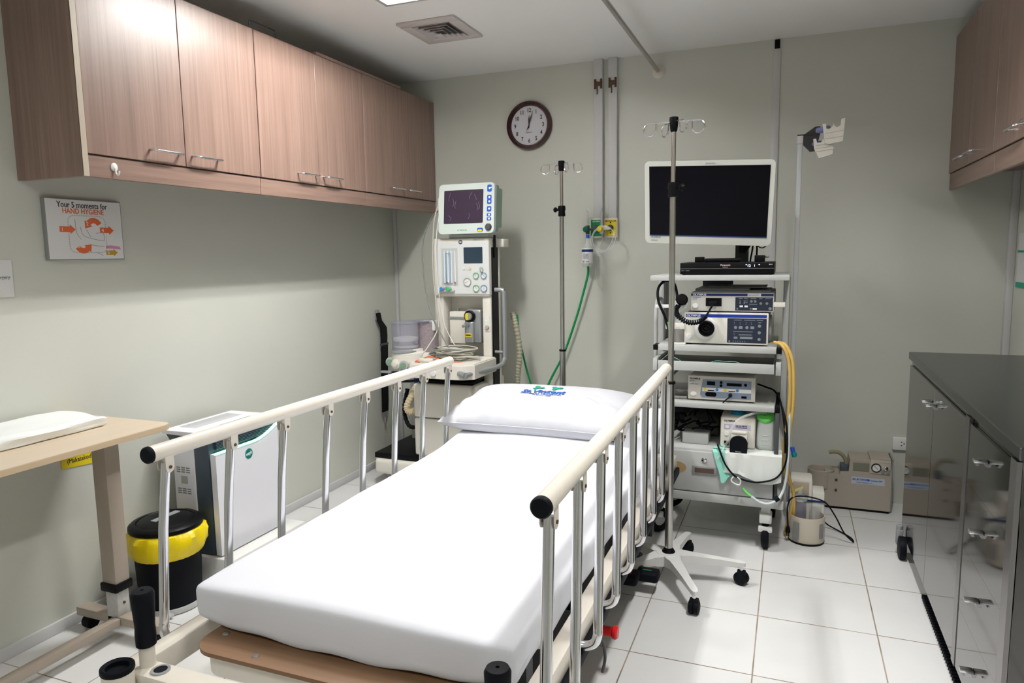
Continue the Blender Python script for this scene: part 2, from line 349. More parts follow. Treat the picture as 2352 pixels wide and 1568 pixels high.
# air vent
t = thing('ceiling_vent', 'square white louvred air vent in the ceiling above the machines', 'vent', (.825, -.88, CE))
x0, x1, y0, y1 = .67, .98, -1.047, -.71
mb = MB(); fr = .055
mb.box(x0, x1, y0, y0+fr, CE-.012, CE, .003).box(x0, x1, y1-fr, y1, CE-.012, CE, .003).box(x0, x0+fr, y0+fr, y1-fr, CE-.012, CE, .003).box(x1-fr, x1, y0+fr, y1-fr, CE-.012, CE, .003)
VENTM = mat('vent_plastic', (.60, .55, .54), .5)
obj('frame', mb, VENTM, t)
obj('backing', MB().box(x0+fr, x1-fr, y0+fr, y1-fr, CE-.002, CE), DGREY, t)
for k in range(5):
    i = fr+.002+k*.02; mb = MB(); zz = CE-.014-k*.004
    a, b, c, d = x0+i, x1-i, y0+i, y1-i
    if k == 4: mb.box(a, b, c, d, zz-.004, zz, .001)
    else:
        w_ = .013
        for (vs) in ([(a, c, zz), (b, c, zz), (b-w_, c+w_, zz+.012), (a+w_, c+w_, zz+.012)], [(a, d, zz), (b, d, zz), (b-w_, d-w_, zz+.012), (a+w_, d-w_, zz+.012)],
                     [(a, c, zz), (a, d, zz), (a+w_, d-w_, zz+.012), (a+w_, c+w_, zz+.012)], [(b, c, zz), (b, d, zz), (b-w_, d-w_, zz+.012), (b-w_, c+w_, zz+.012)]):
            mb.add(vs+[tuple(Vector(v)+Vector((0, 0, .002))) for v in vs], [[0, 1, 2, 3], [7, 6, 5, 4], [0, 4, 5, 1], [1, 5, 6, 2], [2, 6, 7, 3], [3, 7, 4, 0]])
    obj('louver', mb, VENTM, t)
# curtain rail
t = thing('curtain_rail', 'grey metal curtain rod running along the ceiling into the back wall', 'curtain rail', (1.746, 0, 2.365))
obj('rod', MB().cyl((1.746, -.02, 2.365), (1.746, ROOM_Y+.02, 2.365), .0115), STEEL, t)
obj('flange', MB().lathe((1.746, 0, 2.365), [(.036, 0), (.036, -.005), (.022, -.014), (.016, -.03)], (0, 1, 0)), CREAM, t)
obj('flange', MB().lathe((1.746, ROOM_Y, 2.365), [(.036, 0), (.036, .005), (.022, .014), (.016, .03)], (0, 1, 0)), CREAM, t)
# wall trunking pair
for i, (a, b) in enumerate(((1.378, 1.430), (1.463, 1.514))):
    t = thing('pipe_cover', ['white vertical pipe cover above the green gas outlet', 'white vertical pipe cover above the yellow gas outlet'][i], 'pipe cover', ((a+b)/2, 0, 1.56), 'vertical pipe covers on back wall')
    obj('cover', MB().box(a, b, -.03, 0, 1.56, CE, .003), TRIMM, t)
    mb = MB().box(a+.002, a+.014, -.036, -.028, 2.30, 2.355, .002).box(b-.014, b-.002, -.036, -.028, 2.30, 2.355, .002).box(a+.004, b-.006, -.04, -.028, 2.315, 2.338, .003)
    mb.cyl((a+.02, -.034, 2.34), (a+.02, -.034, 2.27), .003)
    obj('clip', mb, RUST, t, label='rusty metal clip')
# ================================================================== WALL CABINETS
def pull(p0, p1, out, parent, r=.0045):
    p0, p1, out = Vector(p0), Vector(p1), Vector(out); d = (p1-p0).normalized()
    pts = [p0, p0+out*.7, p0+out*.95+d*.006, p0+out+d*.018, p1+out-d*.018, p1+out*.95-d*.006, p1+out*.7, p1]
    obj('handle', MB().tube(pts, r, 10, sm=3), CHROME, parent)
BRD = .018
def wall_unit(nm, label, x_wall, x_front, y0, y1, z0, zd, z1, end_left=False, ndoor=2, group=None):
    sgn = 1 if x_front > x_wall else -1
    t = thing(nm, label, 'cabinet', ((x_wall+x_front)/2, (y0+y1)/2, z0), group)
    a, b = sorted((x_wall, x_front-sgn*BRD)); mb = MB()
    mb.box(a, b, y0, y1, zd, z1)          # carcass
    obj('body', mb, LAMV, t)
    a, b = sorted((x_front-sgn*.024, x_front-sgn*.006)); obj('valance', MB().box(a, b, y0, y1, z0, zd-.002, .001, 1), LAMH, t)
    if end_left:
        a, b = sorted((x_wall, x_front+sgn*.002)); obj('side_panel', MB().box(a, b, y0-.02, y0, z0, z1, .001, 1), LAMV, t)
        a, b = sorted((x_front+sgn*.0022, x_front-sgn*.001)); obj('edge_band', MB().box(a, b, y0-.02, y0, z0, z1), BEIGE, t)
    wd = (y1-y0)/ndoor
    for k in range(ndoor):
        c, d = y0+wd*k+.0015, y0+wd*(k+1)-.0015
        a, b = sorted((x_front-sgn*(BRD-.001), x_front)); dr = obj('door', MB().box(a, b, c, d, zd+.002, z1, .0012, 1), LAMV, t)
        hy0, hy1 = (d-.16, d-.03) if k % 2 == 0 else (c+.03, c+.16)
        pull((x_front, hy0, zd+.045), (x_front, hy1, zd+.045), (sgn*.032, 0, -.004), dr)
    return t
ys_ = [-2.455, -1.635, -.815, -.003]
labs = ['brown laminate wall cabinet nearest the camera on left wall, above the hygiene poster', 'middle brown laminate wall cabinet on left wall, brightest in the lamp light', 'brown laminate wall cabinet on left wall, end unit touching the back wall']
for i in range(3): wall_unit('wall_cabinet', labs[i], 0, .32, ys_[i]+.001, ys_[i+1]-.001, 1.632, 1.705, 2.322, end_left=(i == 0), group='wall cabinets of the left wall')
wall_unit('wall_cabinet', 'brown laminate wall cabinet at upper right, touching the back wall', ROOM_X, 3.19, -.85, -.003, 1.642, 1.722, 2.378, group='wall cabinets of the right wall')
wall_unit('wall_cabinet', 'brown laminate wall cabinet at the upper right picture edge', ROOM_X, 3.19, -1.70, -.852, 1.642, 1.722, 2.378, group='wall cabinets of the right wall')
wall_unit('wall_cabinet', 'brown laminate wall cabinet over the near end of the steel cabinet, right wall', ROOM_X, 3.19, -2.55, -1.702, 1.642, 1.722, 2.378, group='wall cabinets of the right wall')
# strip lying on cabinet top, wire bracket
tag(obj('wood_strip', MB().box(.30, .325, -1.21, -.42, 2.323, 2.337, .002), LAMH), 'thin brown strip lying on top of the left wall cabinets', 'strip')
tag(obj('wire_bracket', MB().tube([(.29, -1.62, 2.324), (.29, -1.62, 2.362), (.29, -1.60, 2.368), (.29, -1.47, 2.368), (.29, -1.455, 2.362), (.29, -1.455, 2.324)], .0025, 8, sm=4), DGREY), 'thin wire bracket standing on top of the left wall cabinets', 'bracket')
t = thing('adhesive_hook', 'small white adhesive hook stuck on the cabinet rail', 'hook', (.315, -2.355, 1.665))
obj('base', MB().lathe((.314, -2.355, 1.672), [(.013, 0), (.013, .003), (.009, .006), (.001, .007)], (1, 0, 0), n=20, sy=1.1), WHITE, t)
obj('hook', MB().tube([(.32, -2.355, 1.668), (.322, -2.355, 1.652), (.330, -2.355, 1.645), (.337, -2.355, 1.650), (.338, -2.355, 1.658)], .003, 8, sm=4), WHITE, t)
# ================================================================== LEFT WALL: poster, paper, sign
t = thing('hygiene_poster', 'white hand hygiene poster with orange arrows in thin frame', 'poster', (0, -2.25, 1.47))
PA, PB = (0, 1, 0), (0, 0, 1)    # right = +Y
py0, py1, pz0, pz1 = -2.403, -2.094, 1.360, 1.583
mb = MB().box(0, .018, py0, py1, pz0, pz1, .002); obj('frame', mb, GREY2, t)
obj('sheet', MB().box(.0175, .019, py0+.004, py1-.004, pz0+.004, pz1-.004), PAPER, t)
def PV(u, v): return (.0192, py0+(py1-py0)*u, pz1-(pz1-pz0)*v)     # u,v 0..1 from top-left
obj('lettering', MB().text('Your 5 moments for', .0300, PV(.475, .145), PA, PB, 'CENTER', bold=.0003, sx=.80), INK, t, label='black lettering')
obj('lettering', MB().text('HAND HYGIENE', .0265, PV(.48, .24), PA, PB, 'CENTER', bold=.0004, sx=.86), ORANGE, t, label='orange lettering')
def parrow(u, v, w_, h_, m_): 
    pw, ph = (py1-py0), (pz1-pz0); x0, z0 = py0+pw*u, pz1-ph*v; hw = h_*.5
    poly = [(0, hw*.6), (w_*.65, hw*.6), (w_*.65, hw), (w_, 0), (w_*.65, -hw), (w_*.65, -hw*.6), (0, -hw*.6)]
    obj('arrow', MB().prism(poly, (.0192, x0, z0), PA, PB, (.0006, 0, 0)), m_, t)
parrow(.16, .50, .062, .034, ORANGE); parrow(.68, .50, .058, .034, ORANGE); parrow(.74, .88, .050, .028, OCHRE)
def curved(u, v, r0, r1, a0, a1, m_):
    c = Vector(PV(u, v)); poly = [(r1*math.cos(a0+(a1-a0)*i/14), r1*math.sin(a0+(a1-a0)*i/14)) for i in range(15)]+[(r0*math.cos(a1+(a0-a1)*i/14), r0*math.sin(a1+(a0-a1)*i/14)) for i in range(15)]
    mb = MB().prism(poly, c, PA, PB, (.0006, 0, 0)); e = a1; rm = (r0+r1)/2; q = Vector((rm*math.cos(e), rm*math.sin(e))); tn = Vector((-math.sin(e), math.cos(e)))*(1 if a1 > a0 else -1); rd = Vector((math.cos(e), math.sin(e)))
    tri = [q+rd*.018, q+tn*.024, q-rd*.018]; mb.prism([tuple(p) for p in tri], c+Vector((.0001, 0, 0)), PA, PB, (.0006, 0, 0)); obj('arrow', mb, m_, t)
curved(.60, .46, .016, .036, .15*PI, .80*PI, ORANGE); curved(.44, .74, .014, .034, 1.15*PI, 1.75*PI, ORANGE)
mb = MB()
for q in rrect(py0+(py1-py0)*.27, py0+(py1-py0)*.76, pz0+(pz1-pz0)*.12, pz0+(pz1-pz0)*.73, .025, 6): pass
loop = rrect(py0+(py1-py0)*.27, py0+(py1-py0)*.76, pz0+(pz1-pz0)*.12, pz0+(pz1-pz0)*.73, .025, 6); loop.append(loop[0]); tot = 0
for (a, b), (c, d) in zip(loop, loop[1:]):
    L = math.hypot(c-a, d-b); n = max(1, int(L/.0065))
    for i in range(n):
        u = (i+.5)/n; mb.box(.0192, .0197, a+(c-a)*u-.0013, a+(c-a)*u+.0013, b+(d-b)*u-.0013, b+(d-b)*u+.0013)
obj('dotted_line', mb, INKG, t)
mb = MB()
for q in ([(.36, .33), (.37, .55), (.42, .66)], [(.42, .45), (.46, .60), (.62, .66), (.72, .68)], [(.62, .56), (.72, .54), (.73, .68)], [(.5, .5), (.55, .62)], [(.55, .75), (.72, .78)], [(.62, .88), (.7, .93)]): mb.tube([PV(*k) for k in q], .0009, 6, sm=4)
obj('drawing', mb, INKG, t, label='faint grey line drawing')
obj('smudge', MB().prism([(0, .005), (.02, .008), (.06, .003), (.065, -.008), (.03, -.005), (.002, -.004)], PV(.74, .79), PA, PB, (.0005, 0, 0)), PINK, t, label='pink smear')
mb = MB()
for s_, u, v in (('1', .175, .53), ('4', .70, .53), ('5', .755, .905), ('2', .50, .43), ('3', .37, .80)): mb.text(s_, .02, Vector(PV(u, v))+Vector((.0007, 0, 0)), PA, PB, 'LEFT')
obj('lettering', mb, WINK, t, label='white numerals on the arrows')
t = thing('paper_notice', 'white paper notice on left wall at the picture edge', 'paper', (0, -2.6, 1.3))
obj('sheet', MB().box(0, .004, -2.72, -2.525, 1.238, 1.363), PAPER, t)
obj('lettering', MB().text('surgery', .016, (.0045, -2.534, 1.300), PA, PB, 'RIGHT', bold=.0003), INKG, t)
t = thing('yellow_sign', 'yellow paper strip with black writing on wall behind overbed table', 'sign', (0, -2.36, .63))
obj('sheet', MB().prism([(-2.417, .597), (-2.275, .585), (-2.275, .655), (-2.417, .665)], (.001, 0, 0), PA, PB, (.002, 0, 0)), YELLOW, t)
obj('lettering', MB().text('(Makatakod', .0245, (.0035, -2.396, .611), (0, 1, -.02), (0, .02, 1), 'LEFT', sx=.84), INK, t)
# strap hanging at left wall
t = thing('wall_strap', 'black webbing strap hanging on left wall beside the canisters', 'strap', (.0, -.25, 1.01))
obj('hook', MB().box(0, .02, -.285, -.255, .955, 1.02, .004), SILVER, t)
def strap_path(z): return
mb = MB(); pts = [(.016, -.272, 1.0, .022), (.022, -.268, .95, .024), (.02, -.22, .90, .034), (.02, -.218, .84, .036), (.02, -.222, .80, .034), (.024, -.222, .78, .036), (.02, -.228, .60, .036), (.02, -.232, .42, .036), (.02, -.238, .35, .034)]
vs = []
for x, y, z, hw in pts: vs += [(x, y-hw, z), (x, y+hw, z), (x+.008, y+hw, z), (x+.008, y-hw, z)]
n = len(pts); fs = [[4*i+k, 4*i+(k+1) % 4, 4*i+4+(k+1) % 4, 4*i+4+k] for i in range(n-1) for k in range(4)]+[[0, 1, 2, 3], [4*n-1, 4*n-2, 4*n-3, 4*n-4]]
obj('webbing', mb.add(vs, fs), BLACK, t)
obj('buckle', MB().box(.018, .034, -.262, -.18, .785, .80, .003), DGREY, t)
mb = MB().prism([(-.034, 0), (.034, 0), (.006, -.04), (-.006, -.04)], (.020, -.238, .352), PA, PB, (.007, 0, 0)); mb.cyl((.024, -.238, .315), (.024, -.238, .275), .006)
obj('clasp', mb, SILVER, t)
# ================================================================== CLOCK
t = thing('wall_clock', 'round wall clock with maroon frame and white dial', 'clock', (.970, 0, 2.134))
cx, cz, cr = .970, 2.132, .145
obj('frame', MB().lathe((cx, 0, cz), [(cr, 0), (cr, -.018), (cr-.006, -.032), (cr-.018, -.036), (cr-.027, -.026), (cr-.030, -.012)], (0, 1, 0), n=56, cap=False), MAROON, t)
obj('dial', MB().cyl((cx, 0, cz), (cx, -.012, cz), cr-.028, n=56), mat('clock_dial', (.66, .66, .70), .5), t)
mb = MB()
for h in range(1, 13):
    a = PI/2-2*PI*h/12; mb.text(str(h), .034, (cx+math.cos(a)*.090, -.0135, cz+math.sin(a)*.090-.0115), X_, Z_, 'CENTER', bold=.0006, sx=.8)
for h in range(60):
    a = 2*PI*h/60; mb.cyl((cx+math.cos(a)*.1105, -.0122, cz+math.sin(a)*.1105), (cx+math.cos(a)*.1105, -.0128, cz+math.sin(a)*.1105), .0009, n=6)
mb.text('QUARTZ', .010, (cx, -.0128, cz-.045), X_, Z_, 'CENTER'); obj('numerals', mb, INK, t)
def hand(ang, L, w_, y): 
    a = math.radians(90-ang); d = Vector((math.cos(a), 0, math.sin(a))); p = Vector((-d.z, 0, d.x))
    return MB().prism([(-w_*.5, -L*.28), (w_*.5, -L*.28), (w_, L*.55), (0, L), (-w_, L*.55)], (cx, y, cz), p, d, (0, -.0012, 0))
obj('hour_hand', hand(1.5, .062, .0045, -.016), INK, t); obj('minute_hand', hand(18, .090, .0032, -.019), INK, t); obj('second_hand', hand(205, .05, .001, -.021), INK, t)
# ================================================================== GAS OUTLETS
def plate(nm, label, a, b, m_, word, k):
    t = thing(nm, label, 'gas outlet', ((a+b)/2, 0, 1.5))
    obj('box', MB().box(a-.006, b+.006, -.03, 0, 1.448, 1.562, .003), BEIGE2, t)
    obj('plate', MB().box(a, b, -.034, -.029, 1.458, 1.553, .001, 1), m_, t)
    obj('lettering', MB().text(word, .011, ((a+b)/2, -.0345, 1.540), X_, Z_, 'CENTER', bold=.0002), [WINK, INK][k], t)
    obj('socket', MB().lathe(((a+b)/2, -.033, 1.505), [(.018, 0), (.018, .012), (.012, .016), (.012, .03)], (0, -1, 0), n=20), DGREY, t)
    return t
plate('oxygen_outlet', 'green oxygen outlet on back wall beneath left pipe cover', 1.360, 1.424, GREENP, 'OXYGEN', 0)
t2 = plate('air_outlet', 'yellow medical air outlet on back wall beneath right pipe cover', 1.446, 1.512, YELLOW, 'MEDICAL AIR', 1)
obj('bolt', MB().cyl((1.479, -.034, 1.535), (1.479, -.038, 1.535), .004).cyl((1.479, -.034, 1.475), (1.479, -.038, 1.475), .004), INK, t2)
def flowmeter(nm, label, x, mk, mt, ztop):
    t = thing(nm, label, 'flowmeter', (x, -.075, 1.5))
    obj('tube', MB().cyl((x, -.075, 1.515), (x, -.075, ztop), .0085, n=16), CLEAR, t)
    obj('float_tube', MB().cyl((x, -.075, 1.515), (x, -.075, ztop-.01), .003, n=8), FROST, t)
    obj('body', MB().cyl((x, -.075, 1.47), (x, -.075, 1.520), .012).cyl((x, -.075, 1.497), (x+.045, -.055, 1.500), .008), mt, t)
    obj('knob', MB().lathe((x, -.085, 1.497), [(.009, 0), (.017, .004), (.017, .022), (.013, .026)], (-.35, -1, 0), n=20), mk, t)
    return t
flowmeter('flowmeter', 'clear flowmeter with dark green knob left of the green outlet', 1.352, mat('dark_green_knob', (.0, .10, .05), .35), DGREY, 1.615)
fm = flowmeter('flowmeter', 'clear flowmeter with yellow knob between the two gas outlets', 1.436, YELLOW, BEIGE2, 1.63)
obj('stem', MB().cyl((1.436, -.07, 1.47), (1.436, -.07, 1.452), .006).cyl((1.452, -.06, 1.51), (1.452, -.06, 1.452), .006), SILVER, fm)
t = thing('humidifier_bottle', 'clear humidifier bottle with white and blue label hanging below green knob', 'bottle', (1.338, -.075, 1.46))
HX = 1.350
obj('cap', MB().cyl((1.352, -.075, 1.468), (1.352, -.075, 1.446), .011), BLUE, t)
obj('bottle', MB().lathe((HX, -.075, 1.28), [(.026, 0), (.032, .01), (.033, .10), (.028, .115), (.012, .135), (.011, .168)], n=28), CLEAR, t)
obj('label', MB().lathe((HX, -.075, 1.300), [(.0336, 0), (.0336, .088)], n=28, cap=False), WINK, t)
obj('label_band', MB().lathe((HX, -.075, 1.366), [(.0341, 0), (.0341, .015)], n=28, cap=False), NAVY, t)
mb = MB()
for k in range(5): mb.box(HX-.018, HX+.018-.006*(k % 2), -.1105, -.1092, 1.352-k*.006, 1.3535-k*.006)
mb.box(HX+.0, HX+.02, -.1105, -.1092, 1.308, 1.313).box(HX-.02, HX-.010, -.1105, -.1092, 1.306, 1.316); obj('fine_print', mb, INKG, t)
tag(obj('green_hose', MB().tube([(1.350, -.06, 1.283), (1.345, -.05, 1.23), (1.318, -.045, 1.13), (1.27, -.04, .97), (1.19, -.04, .75), (1.09, -.05, .55), (1.03, -.08, .35), (1.0, -.15, .05), (.98, -.25, .012), (.94, -.4, .012)], .0068, 12, sm=8), GREEN), 'green hose hanging down the back wall behind the bed', 'hose')
mb = MB(); pts = []
for k in range(46):
    a = 2*PI*k/16+PI*.5; r = .064+.006*math.sin(k*.7); pts.append((1.458+r*1.05*math.cos(a)+.004*math.sin(k), -.096-.0012*k+.006*math.sin(k*.4), 1.440+r*1.15*math.sin(a)))
mb.tube(pts, .0032, 8, sm=3)
tag(obj('clear_tubing', mb, CLEAR), 'coil of clear tubing hanging from the yellow flowmeter', 'tubing')
tag(obj('clear_tubing', MB().tube([(1.44, -.06, 1.45), (1.40, -.03, 1.36), (1.385, -.02, 1.25), (1.40, -.02, 1.17), (1.43, -.02, 1.14)], .0022, 8, sm=8), CLEAR), 'thin clear tube trailing on the back wall below gas outlets', 'tubing')
# ================================================================== IV STANDS
def iv_stand(label, px, pyy, a0, zt=1.868, zc=1.60, knob=(1, 0), zj=.83):
    t = thing('iv_stand', label, 'iv stand', (px, pyy, 0))
    obj('lower_pole', MB().cyl((px, pyy, .10), (px, pyy, zj), .0165, n=24), STEEL, t)
    obj('middle_pole', MB().cyl((px, pyy, zj), (px, pyy, zc), .0118, n=24), STEEL, t)
    obj('joint_ring', MB().cyl((px, pyy, zj-.002), (px, pyy, zj+.008), .019), BLACK, t)
    obj('upper_pole', MB().cyl((px, pyy, zc), (px, pyy, zt-.01), .0088, n=20), STEEL, t)
    c = obj('collar', MB().lathe((px, pyy, zc-.03), [(.018, 0), (.0195, .006), (.0175, .028), (.021, .036), (.019, .056)], n=20), BLACK, t)
    kd = Vector((knob[0], knob[1], .05)).normalized(); kb = Vector((px, pyy, zc+.004))
    obj('knob', MB().cyl(kb, kb+kd*.032, .007).lathe(kb+kd*.03, [(.010, 0), (.014, .004), (.014, .010), (.009, .016)], kd, n=16), BLACK, c)
    hd = obj('hook_head', MB().lathe((px, pyy, zt-.05), [(.011, 0), (.013, .004), (.018, .04), (.017, .055)], n=20), BLACK, t)
    for k, (an, L) in enumerate(((0, .092), (PI, .092), (PI*.5+.74, .062), (PI*1.5+.74, .062))):
        d = Vector((math.cos(an), math.sin(an), 0)); p = Vector((px, pyy, zt-.012))
        pts = [p+d*.012, p+d*(L*.6), p+d*L] + [p+d*(L+.024*math.sin(q))+Vector((0, 0, -.024+.024*math.cos(q))) for q in [PI*i/8 for i in range(1, 13)]]
        pts[-1] = pts[-1]+Vector((0, 0, .004)); pts.append(pts[-1]+Vector((0, 0, .022)))
        obj('hook', MB().tube(pts, .0028, 8, sm=3), CHROME, t)
    mb = MB().lathe((px, pyy, .085), [(.045, 0), (.054, .008), (.054, .030), (.050, .034)], n=40); obj('hub', mb, TILTWHITE, t)
    obj('hub_ring', MB().lathe((px, pyy, .116), [(.026, 0), (.027, .005), (.020, .016), (.017, .022)], n=24), BLACK, t)
    for k in range(5):
        a = a0+2*PI*k/5; d = Vector((math.cos(a), math.sin(a), 0)); q = Vector((-d.y, d.x, 0)); c0 = Vector((px, pyy, 0)); L = .30
        vs = []; prof = [(.020, .034, .118, .045), (.055, .032, .118, .042), (.085, .023, .117, .036), (.2, .016, .106, .026), (L-.01, .014, .096, .020), (L+.003, .010, .094, .018), (L+.008, .004, .093, .016)]
        for (s_, hw, z, h) in prof: vs += [c0+d*s_+q*hw+Vector((0, 0, z)), c0+d*s_-q*hw+Vector((0, 0, z)), c0+d*s_-q*(hw-.002)+Vector((0, 0, z-h)), c0+d*s_+q*(hw-.002)+Vector((0, 0, z-h))]
        n = len(prof); fs = [[4*i+j, 4*i+(j+1) % 4, 4*i+4+(j+1) % 4, 4*i+4+j] for i in range(n-1) for j in range(4)]+[[3, 2, 1, 0], [4*n-4, 4*n-3, 4*n-2, 4*n-1]]
        lg = obj('leg', MB().add(vs, fs), TILTWHITE, t)
        cc = c0+d*(L-.008); off = q*.014; ca = a+(1.0, .9, .3, -.6, .5)[k]; d = Vector((math.cos(ca), math.sin(ca), 0)); sc_ = 1.15
        mb = MB().cyl(cc+Vector((0, 0, .085)), cc+Vector((0, 0, .045)), .007); w0 = cc+off
        mb.m(1).lathe(cc+Vector((0, 0, .0275))-d*.021, [(.016, 0), (.0265, .004), (.0275, .010), (.0275, .018), (.022, .0205), (.022, .0215), (.0275, .024), (.0275, .032), (.0265, .038), (.016, .042)], d, n=24)
        mb.box(cc.x-.017, cc.x+.017, cc.y-.017, cc.y+.017, .022, .058, .004)
        obj('caster', mb, [CHROME, RUBBER], lg)
    return t
iv_stand('tall steel iv stand in front of the endoscopy trolley', 2.035, -1.300, math.radians(-62))
iv_stand('steel iv stand near the back wall, behind the bed pillow', 1.311, -.45, math.radians(20), zt=1.846, zc=1.588, knob=(-1, .1), zj=.825)
# ================================================================== BED
BZ = .54
t = thing('hospital_bed', 'cream metal hospital bed with fold-down chrome side rails', 'bed', (1.53, -2.0, 0))
bed = t
def rail(side, xa, xb, z, ya, yb, ypost, zt, lab):
    d = 1 if side > 0 else -1
    rl = obj('side_rail', MB().cyl((xa, ya, z), (xb, yb, z), .0205, n=28), CREAM, bed, label=lab)
    obj('end_cap', MB().lathe((xa, ya, z), [(.0212, .004), (.0212, -.004), (.018, -.008), (.001, -.009)], (0, 1, 0), n=28), RUBBER, rl)
    obj('end_cap', MB().lathe((xb, yb, z), [(.0208, -.004), (.0208, .003), (.017, .006), (.001, .007)], (0, 1, 0), n=28), CREAM, rl)
    for y in ypost:
        x = xa+(xb-xa)*(y-ya)/(yb-ya); zz = z-.02
        mb = MB()
        for o in (-.013, .013):
            mb.prism([(-.011, .012), (.011, .012), (.011, -.018), (.007, -.026), (0, -.029), (-.007, -.026), (-.011, -.018)], (x, y+o, zz), (1, 0, 0), (0, 0, 1), (0, .002*(1 if o > 0 else -1), 0))
        mb = MB()
        for o in (-.015, .0135):
            mb.prism([(-.013, .010), (.013, .010), (.013, -.024), (.009, -.033), (0, -.037), (-.009, -.033), (-.013, -.024)], (x+o, y, zz), (0, 1, 0), (0, 0, 1), (.0018, 0, 0))
        mb.m(1).cyl((x-.018, y, zz-.022), (x+.018, y, zz-.022), .0042, n=10)
        obj('bracket', mb, [CREAM, RUST], rl)
        yb_ = y-(.040 if d < 0 else .055); bx = x+d*.005
        pts = [(x, y, zz-.012), (x+.002*d, y-.02, z-.2), (bx, yb_+.004, .44), (bx, yb_, .425), (bx-d*.008, yb_, .405), (bx-d*.028, yb_, .394), (bx-d*.055, yb_, .392)]
        P = [Vector(p) for p in pts]; path = P[:3]+smooth_path(P[2:], 4)[1:]
        obj('post', MB().tube(path, .0118, 14), CHROME, rl)
ypL = [-2.862+.2205*k for k in range(8)]
rail(-1, 1.021, 1.040, .88, -2.911, -1.30, ypL, .84, 'cream side rail on the wall side')
ypR = [-2.94+.2165*k for k in range(8)]
rail(1, 2.068, 2.028, .90, -2.985, -1.37, ypR, .86, 'cream side rail on the open side')
for xa, xb, s_ in ((1.047, 1.100, -1), (1.965, 2.010, 1)):
    obj('side_beam', MB().box(xa, xb, -3.075, -.92, .365, .425, .006), CREAM, bed)
    o_ = xb if s_ > 0 else xa
    a, b = sorted((o_, o_+s_*.016)); obj('bumper_strip', MB().box(a, b, -2.98, -.95, .345, .378, .004), RUBBER, bed)
obj('cross_beam', MB().box(1.10, 1.965, -3.075, -3.015, .365, .425, .006), CREAM, bed)
obj('cross_beam', MB().box(1.10, 1.965, -.97, -.92, .365, .425, .006), CREAM, bed)
for x, y in ((1.165, -3.045), (1.90, -3.045)): obj('socket', MB().lathe((x, y, .420), [(.021, 0), (.021, .009), (.015, .009), (.015, -.0)], n=24, cap=False).m(1).cyl((x, y, .42), (x, y, .428), .0155), [SILVER, RUBBER], bed)
obj('socket', MB().cyl((1.15, -3.076, .39), (1.15, -3.084, .39), .012), RUBBER, bed)
for x, s_ in ((1.098, -1), (1.965, 1)):
    y = -3.100
    mb = MB().lathe((x, y, .30), [(.034, 0), (.034, .145)], n=28, cap=False); mb.m(1).lathe((x, y, .442), [(.0345, 0), (.036, .004), (.0355, .012), (.031, .015), (.025, .010), (.024, -.03), (.001, -.04)], n=28)
    obj('pole_socket', mb, [CREAM, RUBBER], bed)
for x in (1.117, 1.998):
    y = -3.037
    g = obj('handle_post', MB().cyl((x, y, .42), (x, y, .49), .0175), CREAM, bed)
    obj('grip', MB().lathe((x, y, .472), [(.016, 0), (.022, .004), (.0225, .03), (.0215, .05), (.0245, .10), (.0255, .126), (.0215, .134), (.004, .135), (.003, .131)], n=28), RUBBER, g)
# plywood deck and base under it
poly = rrect(1.165, 1.915, -2.968, -.98, .065, 8)
obj('plywood_deck', MB().prism(poly, (0, 0, .428), X_, Y_, (0, 0, .010)), PLY, bed, label='worn brown plywood deck board')
mb = MB()
for x, y in ((1.205, -2.885), (1.345, -2.94), (1.75, -2.94), (1.87, -2.885)): mb.lathe((x, y, .438), [(.009, 0), (.008, .002), (.002, .0025)], n=14)
obj('screws', mb, STEEL, bed)
poly = rrect(1.185, 1.895, -2.955, -1.0, .06, 8); obj('deck_base', MB().prism(poly, (0, 0, .375), X_, Y_, (0, 0, .052)), BEIGE2, bed)
obj('under_frame', MB().box(1.2, 1.86, -2.7, -1.1, .16, .20, .006).box(1.2, 1.25, -2.5, -2.45, .2, .38).box(1.8, 1.85, -2.5, -2.45, .2, .38).box(1.2, 1.25, -1.35, -1.3, .2, .38).box(1.8, 1.85, -1.35, -1.3, .2, .38).box(1.12, 1.95, -2.6, -2.54, .14, .18).box(1.12, 1.95, -1.22, -1.16, .14, .18), DGREY, bed)
for x in (1.16, 1.88):
    for y in (-2.57, -1.19):
        obj('wheel', MB().lathe((x-.02, y, .06), [(.03, 0), (.058, .003), (.06, .01), (.06, .03), (.058, .037), (.03, .04)], X_, n=28).m(1).box(x-.03, x+.03, y-.02, y+.02, .06, .15, .004), [RUBBER, CREAM], bed)
# pedals (brake / steer), red release knob
pd = obj('pedal', MB().box(1.87, 1.955, -1.565, -1.480, .068, .108, .012, 3), RUBBER, bed, label='black brake pedal marked with a red cross')
mb = MB(); 
for a in (PI/4, -PI/4): mb.prism([(-.016, -.004), (.016, -.004), (.016, .004), (-.016, .004)], (1.915, -1.522, .1082), (math.cos(a), math.sin(a), 0), (-math.sin(a), math.cos(a), 0), (0, 0, .001))
obj('mark', mb, RED, pd)
pd = obj('pedal', MB().box(1.93, 2.02, -1.475, -1.405, .05, .09, .012, 3), RUBBER, bed, label='black pedal marked with a green line')
obj('mark', MB().box(1.955, 1.99, -1.445, -1.439, .0903, .0912), GREENP, pd)
obj('pedal_arm', MB().cyl((1.75, -1.45, .12), (1.90, -1.50, .095), .010).cyl((1.75, -1.40, .12), (1.95, -1.42, .085), .010), DGREY, bed)
kz = .14; ky = -2.035
obj('release_knob', MB().lathe((1.860, ky, kz), [(.012, 0), (.012, .045), (.017, .05), (.0185, .055), (.0165, .062), (.0155, .10), (.016, .112), (.0215, .117), (.0225, .125), (.018, .131), (.001, .132)], X_, n=24), RED, bed, label='red plastic release knob')
